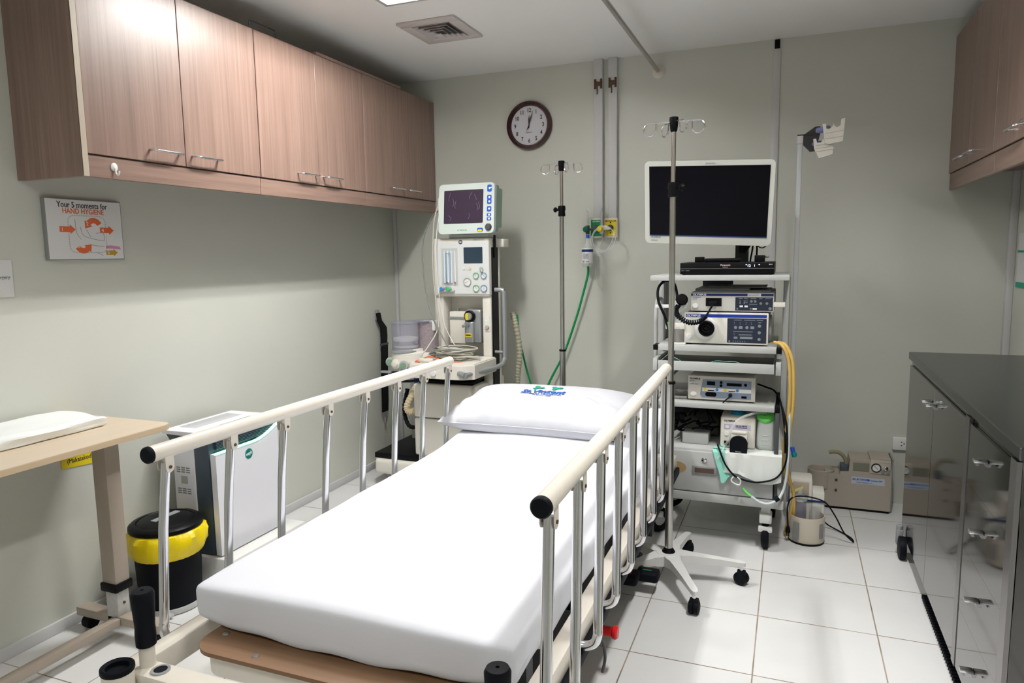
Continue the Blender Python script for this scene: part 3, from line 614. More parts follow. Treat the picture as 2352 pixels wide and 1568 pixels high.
obj('release_bracket', MB().box(1.82, 1.865, -2.06, -2.01, .10, .20, .004).tube([(2.03, -2.5, .37), (2.045, -2.46, .36), (2.05, -2.44, .30), (2.045, -2.45, .26)], .004, 8, sm=4), DGREY, bed)
# mattress
def rise(y): return 0.110*max(0, (y+1.62)/.66)**1.7
def matt(p, u, v, w_):
    e = min(1, max(0, (p.y+2.865)/.12)); s_ = noise.noise(Vector((p.x*3, p.y*2.4, 1)))*.004
    z = p.z+rise(p.y)+(s_ if w_ > .4 else s_*.4)
    x = p.x+(noise.noise(Vector((2, p.y*6, p.z*8)))*.006)
    sag = (1-((p.x-1.53)/.45)**2)*.010 if w_ > .5 else 0
    y = p.y-.018*math.sin(PI*min(1, max(0, (p.x-1.09)/.88)))*(1 if p.y < -2.4 else 0)*(1-w_)
    if w_ < .3 and p.y < -2.7: z += .012*abs((p.x-1.53)/.44)**2.5+.003*math.sin(p.x*30)
    return Vector((x, y, z+sag-.002))
tag(obj('mattress', MB().rgrid(1.090, 1.965, -2.872, -.95, .440, .542, .019, 60, 110, 14, matt), SHEET), 'mattress in a tight white fitted sheet on the hospital bed', 'mattress')
# pillow
pc = Vector((1.435, -1.11, 0)); pw, pl, ph = .86, .52, .165
def pil(p, u, v, w_):
    U_, V_ = 2*u-1, 2*v-1; k = ((1-abs(U_)**3.2)*(1-abs(V_)**2.8)); k = max(0, k)**.42
    sx_ = 1-.05*(1-abs(V_)**2)*abs(U_) ; sy_ = 1-.07*(1-abs(U_)**2)
    x = pc.x+U_*pw/2*(1-.045*(1-V_*V_)); y = pc.y+V_*pl/2*(1-.07*(1-U_*U_))
    W = (w_-.5)
    wr = noise.noise(Vector((U_*3.1+.6*V_, V_*2.6, 4)))*.016+abs(noise.noise(Vector((U_*6+V_*3, V_*5-U_*2, 9))))*.014*(1.2-V_) *(1 if W > 0 else .3)
    zb = BZ+.60*rise(min(y, -.95))+.042+.006*(1-V_)
    calm = min(1, max(.12, (.25-V_)*1.6))
    z = zb+W*ph*(k*1.0+.0)+(wr*k*calm if W > 0 else 0)
    z += .004
    return Vector((x, y, z))
mb = MB(); NX, NY = 90, 60
def pilV(i, j, top): return pil(None, i/NX, j/NY, 1 if top else 0)
V = []; Fc = []
for top in (1, 0):
    o = len(V)
    for j in range(NY+1):
        for i in range(NX+1): V.append(pilV(i, j, top))
    for j in range(NY):
        for i in range(NX):
            q = [o+j*(NX+1)+i, o+j*(NX+1)+i+1, o+(j+1)*(NX+1)+i+1, o+(j+1)*(NX+1)+i]; Fc.append(q if top else q[::-1])
def lower(v):
    return v
mb.add([Vector((v.x, v.y, max(v.z, BZ+rise(min(v.y, -.95))+.008))) for v in V], Fc, True)
t = thing('pillow', 'plump white pillow with blue hospital lettering on bed head', 'pillow', (pc.x, pc.y, BZ+.02))
obj('pillow_case', mb, CASE, t)
# seam along front edge
seam = [pil(None, i/40, 0.0, .5)+Vector((0, -.001, 0)) for i in range(41)]; obj('seam', MB().tube(seam, .0022, 6), CASE, t)
def on_pillow(mbx):
    def g(v):
        u = min(.99, max(.01, (v.x-pc.x)/pw+.5)); w_ = min(.99, max(.01, (v.y-pc.y)/pl+.5)); q = pil(None, u, w_, 1); return Vector((v.x, v.y, q.z+.0032+(v.z)))
    return mbx.xf(g)
obj('lettering', on_pillow(MB().text('St.Vincent', .056, (1.42, -1.115, 0), X_, Y_, 'CENTER', bold=.0014, sx=.92, ex=.0006, shear=.1)), INKB, t, label='blue lettering')
obj('lettering', on_pillow(MB().text('GENERAL HOSPITAL', .022, (1.42, -1.140, 0), X_, Y_, 'CENTER', bold=.0003, ex=.0006).text('Caring for your health', .012, (1.42, -1.156, 0), X_, Y_, 'CENTER', ex=.0004)), INKB, t, label='small pale blue lettering')
mb = MB()
for dx, r in ((-.045, .0), (.045, .3)):
    for k in range(3):
        a = r+2*PI*k/3+.5; mb.prism([(-.010, 0), (.010, 0), (.012, .024), (0, .032), (-.012, .024)], (1.42+dx, -1.035, 0), (math.cos(a), math.sin(a), 0), (-math.sin(a), math.cos(a), 0), (0, 0, .0006))
obj('logo', on_pillow(mb), INKT, t, label='green emblem')
# ================================================================== OVERBED TABLE
t = thing('overbed_table', 'overbed table with maple top and taupe column at left', 'table', (.25, -2.42, 0))
TAUPE = mat('taupe_enamel', (.40, .34, .28), .4, noise_amt=.04)
obj('tabletop', MB().prism(rrect(.012, .462, -3.15, -2.325, .035, 6), (0, 0, .765), X_, Y_, (0, 0, .020)), MAPLE, t)
obj('edge_band', MB().prism(rrect(.0105, .4635, -3.152, -2.3235, .036, 6), (0, 0, .766), X_, Y_, (0, 0, .017)), mat('maple_edge', (.60, .46, .30), .5), t)
obj('column', MB().box(.205, .272, -2.450, -2.392, .205, .765, .004), TAUPE, t)
obj('collar', MB().box(.199, .278, -2.457, -2.385, .178, .210, .005), BLACK, t)
lc = obj('inner_column', MB().box(.210, .267, -2.445, -2.397, .062, .180, .002), mat('worn_white_metal', (.55, .55, .53), .35, .3, noise_amt=.2, nscale=50), t)
obj('bolt', MB().cyl((.266, -2.42, .13), (.270, -2.42, .13), .005), RUST, lc)
obj('foot_bar', MB().box(.045, .455, -2.445, -2.395, .052, .085, .005), TAUPE, t)
obj('base_beam', MB().box(.235, .275, -3.2, -2.445, .052, .082, .005), TAUPE, t)
obj('foot_bar', MB().box(.045, .455, -3.22, -3.17, .052, .085, .005), TAUPE, t)
for x, y in ((.085, -2.42), (.415, -2.42), (.085, -3.195), (.415, -3.195)):
    mb = MB().lathe((x-.02, y, .026), [(.018, 0), (.025, .003), (.026, .010), (.026, .030), (.025, .037), (.018, .040)], X_, n=24); mb.cyl((x, y, .03), (x, y, .055), .008)
    obj('caster', mb, RUBBER, t)
def clo(p, u, v, w_):
    return Vector((p.x+noise.noise(Vector((v*3, w_*2, 1)))*.012, p.y+noise.noise(Vector((u*3, 5, w_)))*.012, .7855+(p.z-.786)*(.95+.40*noise.noise(Vector((u*2.5, v*2.5, 3)))+.2*(1-v))))
tag(obj('folded_cloth', MB().rgrid(.02, .275, -2.82, -2.425, .786, .822, .014, 24, 30, 6, clo), CLOTHW), 'folded white cloth lying on the maple overbed table', 'cloth')
# ================================================================== PEDAL BIN
bx, by = .225, -2.178
t = thing('pedal_bin', 'black round pedal bin with yellow liner beside the bed', 'bin', (bx, by, 0))
obj('body', MB().lathe((bx, by, 0), [(.108, .006), (.112, .0), (.112, .012), (.118, .16), (.122, .315), (.119, .318)], n=40), RUBBER, t)
obj('base_ring', MB().lathe((bx, by, 0.0), [(.1135, .002), (.1165, .004), (.1165, .022), (.1135, .026)], n=40, cap=False), GREYM, t)
ld = obj('lid', MB().lathe((bx, by, .322), [(.132, 0), (.135, .004), (.134, .016), (.125, .024), (.108, .027), (.104, .023), (.098, .027), (.06, .036), (.001, .038)], n=44), BLACK, t)
obj('label', MB().box(bx-.012, bx+.012, by-.060, by+.060, .357, .3625, .001, 1), INKG, ld)
obj('hinge', MB().box(bx-.035, bx+.0, by+.12, by+.132, .30, .345, .004), BLACK, t)
def wob(tt, j): return 1+.035*math.sin(tt*9+j*1.3)*(j in (1, 2, 3, 4))+.014*math.sin(tt*17+j*1.1)*(j in (1, 2, 3, 4))+.006*math.sin(tt*31+j)
obj('liner', MB().lathe((bx, by, 0), [(.124, .326), (.138, .318), (.147, .300), (.147, .275), (.142, .248), (.133, .228), (.126, .220), (.1225, .235)], n=160, cap=False, wob=wob), YBAG, t, label='yellow plastic liner folded over the rim')
obj('pedal', MB().box(bx+.045, bx+.105, by-.135, by-.085, .008, .02, .004, 2), GREYM, t)
# ================================================================== AIR PURIFIER
tag(obj('white_plinth', MB().box(.05, .40, -2.03, -1.56, 0, .138, .01), WHITE), 'low white box under the air purifier', 'box')
t = thing('air_purifier', 'white air purifier with slate side and glowing mint light strip', 'air purifier', (.2, -1.83, .14))
ax0, ax1, ay0, ay1, az0, az1 = .075, .335, -2.018, -1.635, .140, .655
obj('body', MB().box(ax0+.12, ax1-.035, ay0+.004, ay1-.004, az0, az1-.02, .008).prism([(ax0+.03, az1-.055), (ax0, az1-.015), (ax0+.14, az1-.015), (ax0+.14, az1-.055)], (0, ay0+.004, 0), X_, Z_, (0, ay1-ay0-.008, 0)), TEALD, t)
rear = obj('rear_shell', MB().box(ax0+.03, ax0+.15, ay0, ay1, az0+.005, az1-.05, .01, 3), LILAC, t)
for r_ in range(2):
    mb = MB()
    for c_ in range(3):
        for q in range(3): mb.box(ax0+.050+c_*.026, ax0+.070+c_*.026, ay0-.0006, ay0+.003, .50-r_*.09-q*.009, .505-r_*.09-q*.009)
    obj('vent_slots', mb, GREY2, rear)
obj('sticker', MB().box(ax0+.072, ax0+.107, ay0-.0008, ay0+.003, .435, .468), GREYM, rear)
obj('top_cover', MB().prism([(ax0-.012, az1-.014), (ax0-.012, az1), (ax1-.055, az1+.002), (ax1-.02, az1-.022), (ax1-.02, az1-.032), (ax1-.05, az1-.018)], (0, ay0-.004, 0), X_, Z_, (0, ay1-ay0+.008, 0)), LILAC, t)
obj('top_slot', MB().box(ax1-.095, ax1-.085, ay0+.13, ay1-.07, az1, az1+.0035), DGREY, t)
mb = MB()
for k in range(9): mb.box(ax0+.02+k*.010, ax0+.023+k*.010, ay0+.06, ay1-.05, az1+.0006, az1+.002)
obj('top_grille', mb, GREYM, t)
mb = MB()
for k in range(7):
    mb.box(ax1-.03-.0016*k, ax1-.018, ay0+.03, ay1-.01, az1-.036-k*.006, az1-.033-k*.006)
obj('front_grille', mb, TEALD, t)
# front panel with curved upper edge
cur = [(ay0+.004+(ay1-ay0-.010)*i/24, az1-.085+.045*(max(0, (i/24-.62)/.38))**1.6) for i in range(25)]
fp = MB().prism([(ay1-.006, az0+.004), (ay0+.004, az0+.004)]+cur, (ax1-.028, 0, 0), Y_, Z_, (.028, 0, 0)); fpo = obj('front_panel', fp, LILAC, t)
obj('light_strip', MB().tube([(ax1-.002, a, b+.003) for a, b in cur], .0055, 8), LED, t, label='glowing mint light strip')
obj('logo', MB().lathe((ax1, ay0+.19, .527), [(.022, -.001), (.022, .0012)], X_, n=30), mat('teal_print', (.0, .20, .18), .4), fpo, label='round teal emblem')
obj('lettering', MB().text('mayk', .020, (ax1+.0016, ay0+.19, .522), (0, 1, .12), (0, -.12, 1), 'CENTER', bold=.0005, sx=.85), WINK, fpo)
# ================================================================== ANAESTHESIA MACHINE
t = thing('anaesthesia_machine', 'tall ivory anaesthesia machine with gauges and drawers behind the bed', 'anaesthesia machine', (.55, -.45, 0)); am = t
IV_ = BEIGE2
obj('base', MB().box(.20, .86, -.66, -.16, .075, .165, .02, 3).box(.06, .24, -.43, -.35, .055, .10, .008).box(.70, .90, -.76, -.62, .055, .10, .008), IV_, t)
obj('base_pad', MB().box(.19, .50, -.64, -.15, .165, .20, .008), BLACK, t)
for x, y in ((.079, -.39), (.84, -.72), (.24, -.18), (.82, -.18)):
    mb = MB().lathe((x-.018, y, .034), [(.024, 0), (.033, .003), (.034, .008), (.034, .028), (.033, .033), (.024, .036)], X_, n=24); mb.m(1).box(x-.004, x+.004, y-.01, y+.01, .06, .115, .002)
    obj('caster', mb, [RUBBER, BLACK], t)
obj('cabinet_body', MB().box(.465, .86, -.60, -.20, .18, .63, .015, 3), IV_, t)
for z0, z1 in ((.205, .425), (.432, .628)):
    obj('drawer', MB().box(.463, .832, -.632, -.595, z0, z1, .012, 3), IV_, t)
obj('shelf_well', MB().box(.48, .83, -.60, -.25, .628, .645, .006), BLACK, t)
obj('bellows_bag', MB().lathe((.66, -.52, .645), [(.10, 0), (.14, .008), (.13, .022), (.06, .032), (.001, .034)], n=30, sx=1.1, sy=.8), RUBBER, t)
# rear frame columns seen at the left of the drawers
obj('rear_column', MB().box(.24, .34, -.28, -.18, .165, .80, .008).box(.35, .46, -.26, -.16, .165, .74, .004), GREYM, t)
obj('column_rail', MB().box(.285, .30, -.292, -.28, .18, .78, .002).box(.41, .425, -.275, -.258, .18, .72, .002), SILVER, t)
# tray
def traypoly(i=0): return [(.545+i, -.800+i), (.865-i, -.800+i), (.915-i, -.755+i*.6), (.915-i, -.46), (.52+i, -.46), (.52+i, -.775+i*.5)]
mb = MB().prism(traypoly(), (0, 0, .695), X_, Y_, (0, 0, .075)); mb.prism(traypoly(.006), (0, 0, .768), X_, Y_, (0, 0, .008))
tr = obj('worktop', mb, IV_, t)
obj('tray_lock', MB().cyl((.69, -.80, .725), (.69, -.808, .725), .015), WHITE, tr)
# tower
obj('tower_left_column', MB().box(.527, .585, -.455, -.33, .64, 1.13, .008, 2), IV_, t)
obj('tower_right_column', MB().box(.832, .887, -.455, -.33, .60, 1.13, .008, 2), IV_, t)
obj('tower_head', MB().box(.527, .889, -.47, -.33, 1.12, 1.455, .014, 3), IV_, t)
obj('head_cap', MB().box(.885, .945, -.39, -.31, 1.400, 1.447, .006), IV_, t)
obj('alcove_back', MB().box(.58, .835, -.345, -.33, .78, 1.13), BEIGE2, t)
obj('side_channel', MB().box(.887, .8935, -.444, -.356, .22, 1.40, .001, 1), BLACK, t)
obj('side_column', MB().box(.83, .887, -.45, -.33, .16, .64, .004).box(.885, .895, -.355, -.328, .22, 1.41, .002), IV_, t)
FY = -.471
fp = obj('front_panel', MB().box(.537, .872, FY-.002, -.468, 1.135, 1.435, .002, 1), mat('pale_panel', (.72, .74, .73), .35), t)
mb = MB()
facebox(mb, .562, .665, 1.185, 1.398, FY-.002, .0015); obj('flow_tube_window', mb, mat('flow_window', (.55, .58, .58), .2), fp)
mb = MB()
for x in (.583, .605, .627, .650): mb.cyl((x, FY-.006, 1.20), (x, FY-.006, 1.385), .0055, n=10)
obj('flow_tube', mb, WHITE, fp); 
mb = MB(); facebox(mb, .592, .596, 1.20, 1.372, FY-.0125, .0008); facebox(mb, .620, .624, 1.20, 1.372, FY-.0125, .0008); facebox(mb, .592, .624, 1.369, 1.372, FY-.0125, .0008); facebox(mb, .592, .624, 1.199, 1.202, FY-.0125, .0008); obj('blue_bracket', mb, mat('sky_ink', (.15, .40, .75), .4), fp)
mb = MB()
for x in (.583, .605, .627, .650):
    for k in range(14): facebox(mb, x-.006, x-.002, 1.21+k*.0118, 1.2115+k*.0118, FY-.0125, .0006)
mb.text('Datex-Ohmeda', .011, (.80, FY-.0035, 1.4415), X_, Z_, 'CENTER'); obj('scale_marks', mb, INKG, fp)
mb = MB()
for x in (.600, .650): facebox(mb, x-.003, x+.003, 1.190, 1.199, FY-.0125, .0008)
obj('red_mark', mb, RED, fp)
scr = obj('display', MB().box(.715, .832, FY-.006, -.468, 1.312, 1.402, .002, 1), mat('panel_display', (.025, .045, .07), .25), fp)
for x, c in ((.578, INKB), (.622, GREENP)):
    obj('flow_knob', MB().lathe((x, FY-.002, 1.157), [(.011, 0), (.013, .004), (.013, .02), (.009, .024), (.001, .024)], (0, -1, 0), n=20).m(1).cyl((x, FY-.026, 1.157), (x, FY-.028, 1.157), .010), [SILVER, mat('blue_disc', (.03, .25, .75), .3) if c is INKB else mat('green_disc', (.02, .60, .12), .3)], fp)
obj('flow_knob_guard', MB().box(.557, .655, FY-.018, -.470, 1.140, 1.148, .002).box(.60, .602, FY-.02, -.470, 1.14, 1.17), GREYM, fp)
for x, z, r, rim in ((.735, 1.197, .024, GREYM), (.790, 1.232, .018, mat('green_rim', (.20, .45, .30), .4)), (.838, 1.232, .018, mat('blue_rim', (.25, .40, .55), .4)), (.790, 1.160, .020, mat('green_rim2', (.20, .45, .30), .4)), (.838, 1.160, .020, mat('blue_rim2', (.20, .32, .55), .4))):
    g = obj('gauge', MB().lathe((x, FY-.001, z), [(r, 0), (r, .008), (r-.0035, .008), (r-.0035, .004)], (0, -1, 0), n=28, cap=False), rim, fp)
    obj('dial', MB().cyl((x, FY-.001, z), (x, FY-.005, z), r-.003, n=24), WHITE, g)
    a = random.uniform(0, 6); obj('needle', MB().prism([(-.0007, -.004), (.0007, -.004), (.0004, r*.7), (-.0004, r*.7)], (x, FY-.0053, z), (math.cos(a), 0, math.sin(a)), (-math.sin(a), 0, math.cos(a)), (0, -.0005, 0)), INK, g)
obj('switch', MB().cyl((.826, FY-.002, 1.280), (.826, FY-.016, 1.280), .010).cyl((.826, FY-.01, 1.280), (.834, FY-.018, 1.262), .005), GREYM, fp)
obj('button', MB().cyl((.712, FY-.002, 1.283), (.712, FY-.006, 1.283), .008), WHITE, fp); obj('button', MB().cyl((.752, FY-.002, 1.283), (.752, FY-.006, 1.283), .009), mat('cream_button', (.75, .60, .45), .4), fp)
em = obj('emblem', MB().cyl((.712, FY+.004, 1.432), (.712, FY-.003, 1.432), .0125, n=24), DGREY, t, label='round dark emblem')
obj('lettering', MB().text('GE', .013, (.712, FY-.0034, 1.4275), X_, Z_, 'CENTER', bold=.0002), WINK, em)
nudge(fp, .016)
for c in fp.children:
    n_ = c.name.split('.')[0]
    if n_ in ('gauge', 'flow_knob', 'flow_knob_guard'): nudge(c, 0, 0, .009)
    if n_ in ('flow_tube_window', 'flow_tube', 'blue_bracket', 'scale_marks', 'red_mark'): nudge(c, .010, 0, .008 if n_ == 'red_mark' else 0)
# vaporizer
vp = obj('vaporizer', MB().box(.735, .835, -.43, -.30, .845, 1.045, .014, 3).box(.738, .795, -.455, -.42, .85, .975, .010, 3), SILVER, t, label='silver vaporizer with yellow dial')
obj('dial_ring', MB().lathe((.768, -.428, 1.005), [(.030, 0), (.034, .004), (.034, .018), (.029, .022)], (0, -1, 0), n=30), BLACK, vp)
obj('dial_knob', MB().lathe((.768, -.45, 1.005), [(.022, 0), (.022, .012), (.019, .016)], (0, -1, 0), n=24), SILVER, vp)
obj('dial_mark', MB().prism(rrect(-.008, .008, -.021, .021, .007), (.762, -.4665, 1.005), X_, Z_, (0, -.001, 0)), YELLOW, vp)
lb = obj('warning_label', MB().box(.742, .785, -.4565, -.4545, .885, .908), YELLOW, vp)
obj('print', MB().box(.747, .780, -.4572, -.4564, .893, .900), INK, lb)
obj('filler_port', MB().cyl((.76, -.455, .962), (.758, -.475, .955), .014).cyl((.752, -.47, .955), (.748, -.49, .95), .009), SILVER, vp)
obj('monitor_module', MB().box(.603, .705, -.42, -.35, .84, 1.03, .006).m(1).box(.601, .707, -.425, -.35, .985, 1.0, .003).cyl((.64, -.38, 1.03), (.64, -.38, 1.045), .008), [BEIGE2, SILVER], t)
nudge(vp, -.024)
pl = obj('switch_plate', MB().box(.855, .888, -.458, -.454, .92, 1.01, .001, 1), WHITE, t)
obj('dial_switch', MB().lathe((.872, -.456, .945), [(.014, 0), (.013, .006), (.010, .012)], (0, -1, 0), n=20), BEIGE, pl); obj('indicator', MB().cyl((.866, -.456, .985), (.866, -.460, .985), .002, n=8), LEDG, pl)
nudge(pl, -.010)
# silver grab rail
P = [(.885, -.82, .725), (.915, -.70, .725), (.95, -.55, .727), (.962, -.47, .735), (.965, -.43, .76), (.965, -.42, .80), (.965, -.42, 1.12), (.962, -.42, 1.150), (.945, -.42, 1.158), (.91, -.42, 1.158)]
P = [(a-.012 if a > .9 else a, b, c) for a, b, c in P]
obj('grab_rail', MB().tube(smooth_path(P, 5), .0135, 12).cyl((.89, -.42, .80), (.953, -.42, .80), .009).cyl((.84, -.79, .73), (.89, -.82, .725), .016), SILVER, t, label='silver grab rail')
# absorber
ab = obj('absorber', MB().lathe((.405, -.555, .715), [(.055, 0), (.095, .012), (.11, .03), (.105, .085), (.09, .095), (.088, .11)], n=36).box(.42, .54, -.58, -.44, .70, .80, .012, 2), BEIGE2, t, label='ivory breathing circuit block')
obj('canister', MB().lathe((.395, -.575, .815), [(.083, 0), (.083, .155), (.088, .16), (.088, .166), (.078, .168)], n=40), SMOKE, ab, label='smoky clear canister')
obj('canister_disc', MB().lathe((.395, -.575, .83), [(.070, 0), (.072, .012), (.050, .014), (.050, .035), (.073, .040), (.074, .056), (.055, .06)], n=36), WHITE, ab)
obj('canister_ring', MB().lathe((.395, -.575, .802), [(.088, 0), (.090, .006), (.088, .014), (.084, .016)], n=36), SILVER, ab)
obj('canister', MB().lathe((.497, -.495, .80), [(.060, 0), (.060, .17), (.055, .172)], n=32), mat('mauve_granules', (.30, .25, .27), .7, noise_amt=.5, nscale=120), ab, label='canister filled with mauve granules')
obj('canister_lid', MB().lathe((.48, -.50, .972), [(.072, 0), (.075, .006), (.068, .012), (.04, .014)], n=32), SMOKE, ab)
obj('latch', MB().box(.525, .562, -.53, -.49, .925, .985, .005), WHITE, ab)
for x, y, z in ((.315, -.63, .745), (.425, -.665, .735)):
    obj('port_knob', MB().lathe((x, y+.02, z), [(.026, 0), (.028, .006), (.028, .022), (.022, .024)], (.05, -1, .1), n=24).m(1).cyl((x, y-.004, z), (x+.001, y-.009, z), .019), [GREYM, mat('sage_disc', (.22, .36, .25), .3)], ab)
obj('port_knob', MB().lathe((.372, -.655, .74), [(.030, 0), (.028, .01), (.018, .014), (.016, .022), (.010, .024)], (0, -1, 0), n=24), BEIGE2, ab)
obj('clamp_lever', MB().box(.27, .34, -.67, -.645, .685, .70, .006).m(1).box(.31, .36, -.64, -.60, .64, .69, .008).cyl((.33, -.62, .66), (.33, -.65, .655), .018), [SILVER, BLACK], ab)
obj('blue_connector', MB().cyl((.43, -.52, .60), (.43, -.52, .66), .019), BLUE, ab)
ribs = [1, 1, .86, .86]
obj('breathing_hose', MB().tube(smooth_path([(.44, -.55, .60), (.42, -.58, .54), (.40, -.60, .48), (.42, -.60, .45), (.46, -.58, .47), (.50, -.55, .53), (.56, -.48, .58)], 16), .021, 12, rib=ribs), TAN, t, label='tan corrugated hose')
obj('breathing_hose', MB().tube(smooth_path([(.385, -.56, .58), (.37, -.58, .46), (.40, -.59, .37), (.455, -.58, .36), (.49, -.54, .40), (.49, -.50, .55)], 16), .013, 12, rib=ribs), RUBBER, t, label='black corrugated hose')
obj('pressure_hose', MB().tube([(.36, -.62, .635), (.45, -.62, .64), (.55, -.58, .655), (.7, -.5, .66)], .008, 10, sm=6), RUBBER, t)
# cable loops on the tray
CG, CW = mat('grey_cable', (.20, .21, .19), .5), mat('ivory_cable', (.55, .53, .45), .5)
for k in range(12):
    pts = []; cx_, cy_ = .725+random.uniform(-.03, .03), -.62+random.uniform(-.03, .03); rx, ry = random.uniform(.06, .14), random.uniform(.045, .09); ph = random.uniform(0, 6)
    for i in range(15):
        a = ph+2*PI*i/13; pts.append((cx_+rx*math.cos(a)*(1+.12*math.sin(3*a)), cy_+ry*math.sin(a), .785+k*.0055+.004*math.sin(2*a+k)))
    tag(obj('cable', MB().tube(pts, .0036, 8, sm=6), CG if k % 2 == 0 else CW), ['ivory', 'grey'][k % 2 == 0]+' cable coiled in the heap on the machine worktop', 'cable', ('grey' if k % 2 == 0 else 'ivory')+' cables heaped on the worktop')
tag(obj('cable_plug', MB().box(.575, .66, -.765, -.735, .777, .797, .006), CREAM), 'cream cable plug lying at the left front of the machine worktop', 'plug')
tag(obj('orange_lead', MB().tube([(.60, -.79, .781), (.56, -.765, .781), (.57, -.72, .785), (.62, -.70, .80), (.74, -.73, .782), (.82, -.72, .782)], .003, 8, sm=6), ORANGE), 'thin orange lead beside the cables on the machine worktop', 'cable')
tag(obj('monitor_cable', MB().tube([(.57, -.44, 1.62), (.51, -.43, 1.58), (.46, -.45, 1.45), (.47, -.48, 1.28), (.52, -.52, 1.08), (.60, -.55, .93), (.70, -.60, .82)], .0042, 8, sm=10), CG), 'grey cable looping from the monitor down to the machine worktop', 'cable')
tag(obj('monitor_cable', MB().tube([(.572, -.45, 1.66), (.55, -.48, 1.55), (.545, -.50, 1.3), (.56, -.505, 1.1), (.585, -.53, .95), (.56, -.62, .84), (.53, -.66, .79)], .0038, 8, sm=10), CW), 'ivory cable hanging from the monitor over the left column of the machine', 'cable')
tag(obj('monitor_cable', MB().tube([(.575, -.46, 1.60), (.572, -.50, 1.45), (.575, -.51, 1.25), (.60, -.50, 1.0), (.66, -.52, .88), (.72, -.56, .83)], .0022, 8, sm=10), WHITE), 'thin white cable hanging in front of the flow tubes', 'cable')
tag(obj('corrugated_hose', MB().tube(smooth_path([(.955, -.30, 1.02), (.975, -.30, .95), (.99, -.29, .85), (.99, -.28, .75), (.975, -.27, .66), (.965, -.26, .58)], 18), .018, 12, rib=[1, 1, .85, .85]), PVC), 'pale corrugated breathing hose hanging right of the machine', 'hose')
tag(obj('green_hose', MB().tube([(.955, -.22, 1.0), (.97, -.22, .85), (1.0, -.2, .68), (1.04, -.18, .5), (1.05, -.2, .3), (1.0, -.2, .02)], .006, 10, sm=8), GREEN), 'green hose hanging right beside the anaesthesia machine', 'hose')
# patient monitor
t = thing('patient_monitor', 'mint white patient monitor with dark screen on the anaesthesia machine', 'monitor', (.75, -.45, 1.457))
obj('foot', MB().box(.62, .87, -.44, -.32, 1.456, 1.478, .006), WHITE, t)
def leanm(v): return Vector((v.x, v.y+(v.z-1.475)*.10, v.z))
bm_ = bmesh.new(); bmesh.ops.create_cube(bm_, size=1)
for v in bm_.verts:
    k = 1 if v.co.y < 0 else .93
    v.co = Vector((.762+v.co.x*.342*(1 if v.co.y < 0 else .96)+(.004 if v.co.y > 0 else 0), -.43+v.co.y*.13, 1.618+v.co.z*.275*k))
bmesh.ops.bevel(bm_, geom=bm_.edges[:], offset=.022, segments=4, affect='EDGES')
obj('housing', MB().addbm(bm_, True).xf(leanm), MINTG, t)
obj('front_bezel', MB().prism(rrect(.590, .934, 1.478, 1.757, .024, 6), (0, -.508, 0), X_, Z_, (0, .03, 0)).xf(leanm), MINTW, t)
sc = obj('screen', MB().prism(rrect(.624, .867, 1.536, 1.722, .004, 2), (0, -.5085, 0), X_, Z_, (0, -.0015, 0)).xf(leanm), mat('dusty_screen', (.035, .022, .045), .3), t)
mb = MB(); rr = random.Random(3)
for k in range(9):
    x, z = rr.uniform(.65, .84), rr.uniform(1.55, 1.68); mb.tube([(x, -.5103, z), (x+rr.uniform(-.01, .01), -.5103, z+.015), (x+rr.uniform(-.02, .02), -.5103, z+rr.uniform(.025, .05))], .0006, 5, sm=4)
obj('scratches', mb.xf(leanm), INKG, sc)
for k, (z, h) in enumerate(((1.725, .038), (1.675, .026), (1.652, .026), (1.612, .028), (1.579, .017), (1.557, .017))):
    bt = obj('button', MB().prism(rrect(.891, .917, z-h/2, z+h/2, .007), (0, -.508, 0), X_, Z_, (0, -.003, 0)).xf(leanm), BLUE, t)
    obj('icon', MB().cyl((.905, -.511, z), (.905, -.5118, z), .006, n=14).xf(leanm), WINK, bt)
obj('dial', MB().lathe((.902, -.508, 1.512), [(.019, 0), (.019, .008), (.015, .014), (.001, .014)], (0, -1, 0), n=26).xf(leanm), DGREY, t)
obj('power_button', MB().prism(rrect(.834, .868, 1.488, 1.508, .006), (0, -.508, 0), X_, Z_, (0, -.003, 0)).m(1).prism(rrect(.838, .864, 1.488, 1.499, .004), (0, -.511, 0), X_, Z_, (0, -.001, 0)).xf(leanm), [BLUE, YELLOW], t)
obj('lettering', MB().text('GE MEDICAL', .011, (.74, -.5086, 1.494), X_, Z_, 'CENTER').xf(leanm), INKT, t)
obj('indicator', MB().cyl((.914, -.508, 1.728), (.914, -.512, 1.728), .003, n=10).xf(leanm), LEDG, t)
obj('side_port', MB().box(.572, .594, -.47, -.41, 1.60, 1.685, .004), BEIGE2, t)
tag(obj('black_strap', MB().box(.893, .900, -.42, -.395, 1.34, 1.47, .002), BLACK), 'short black strap at the upper right edge of the anaesthesia machine', 'strap')
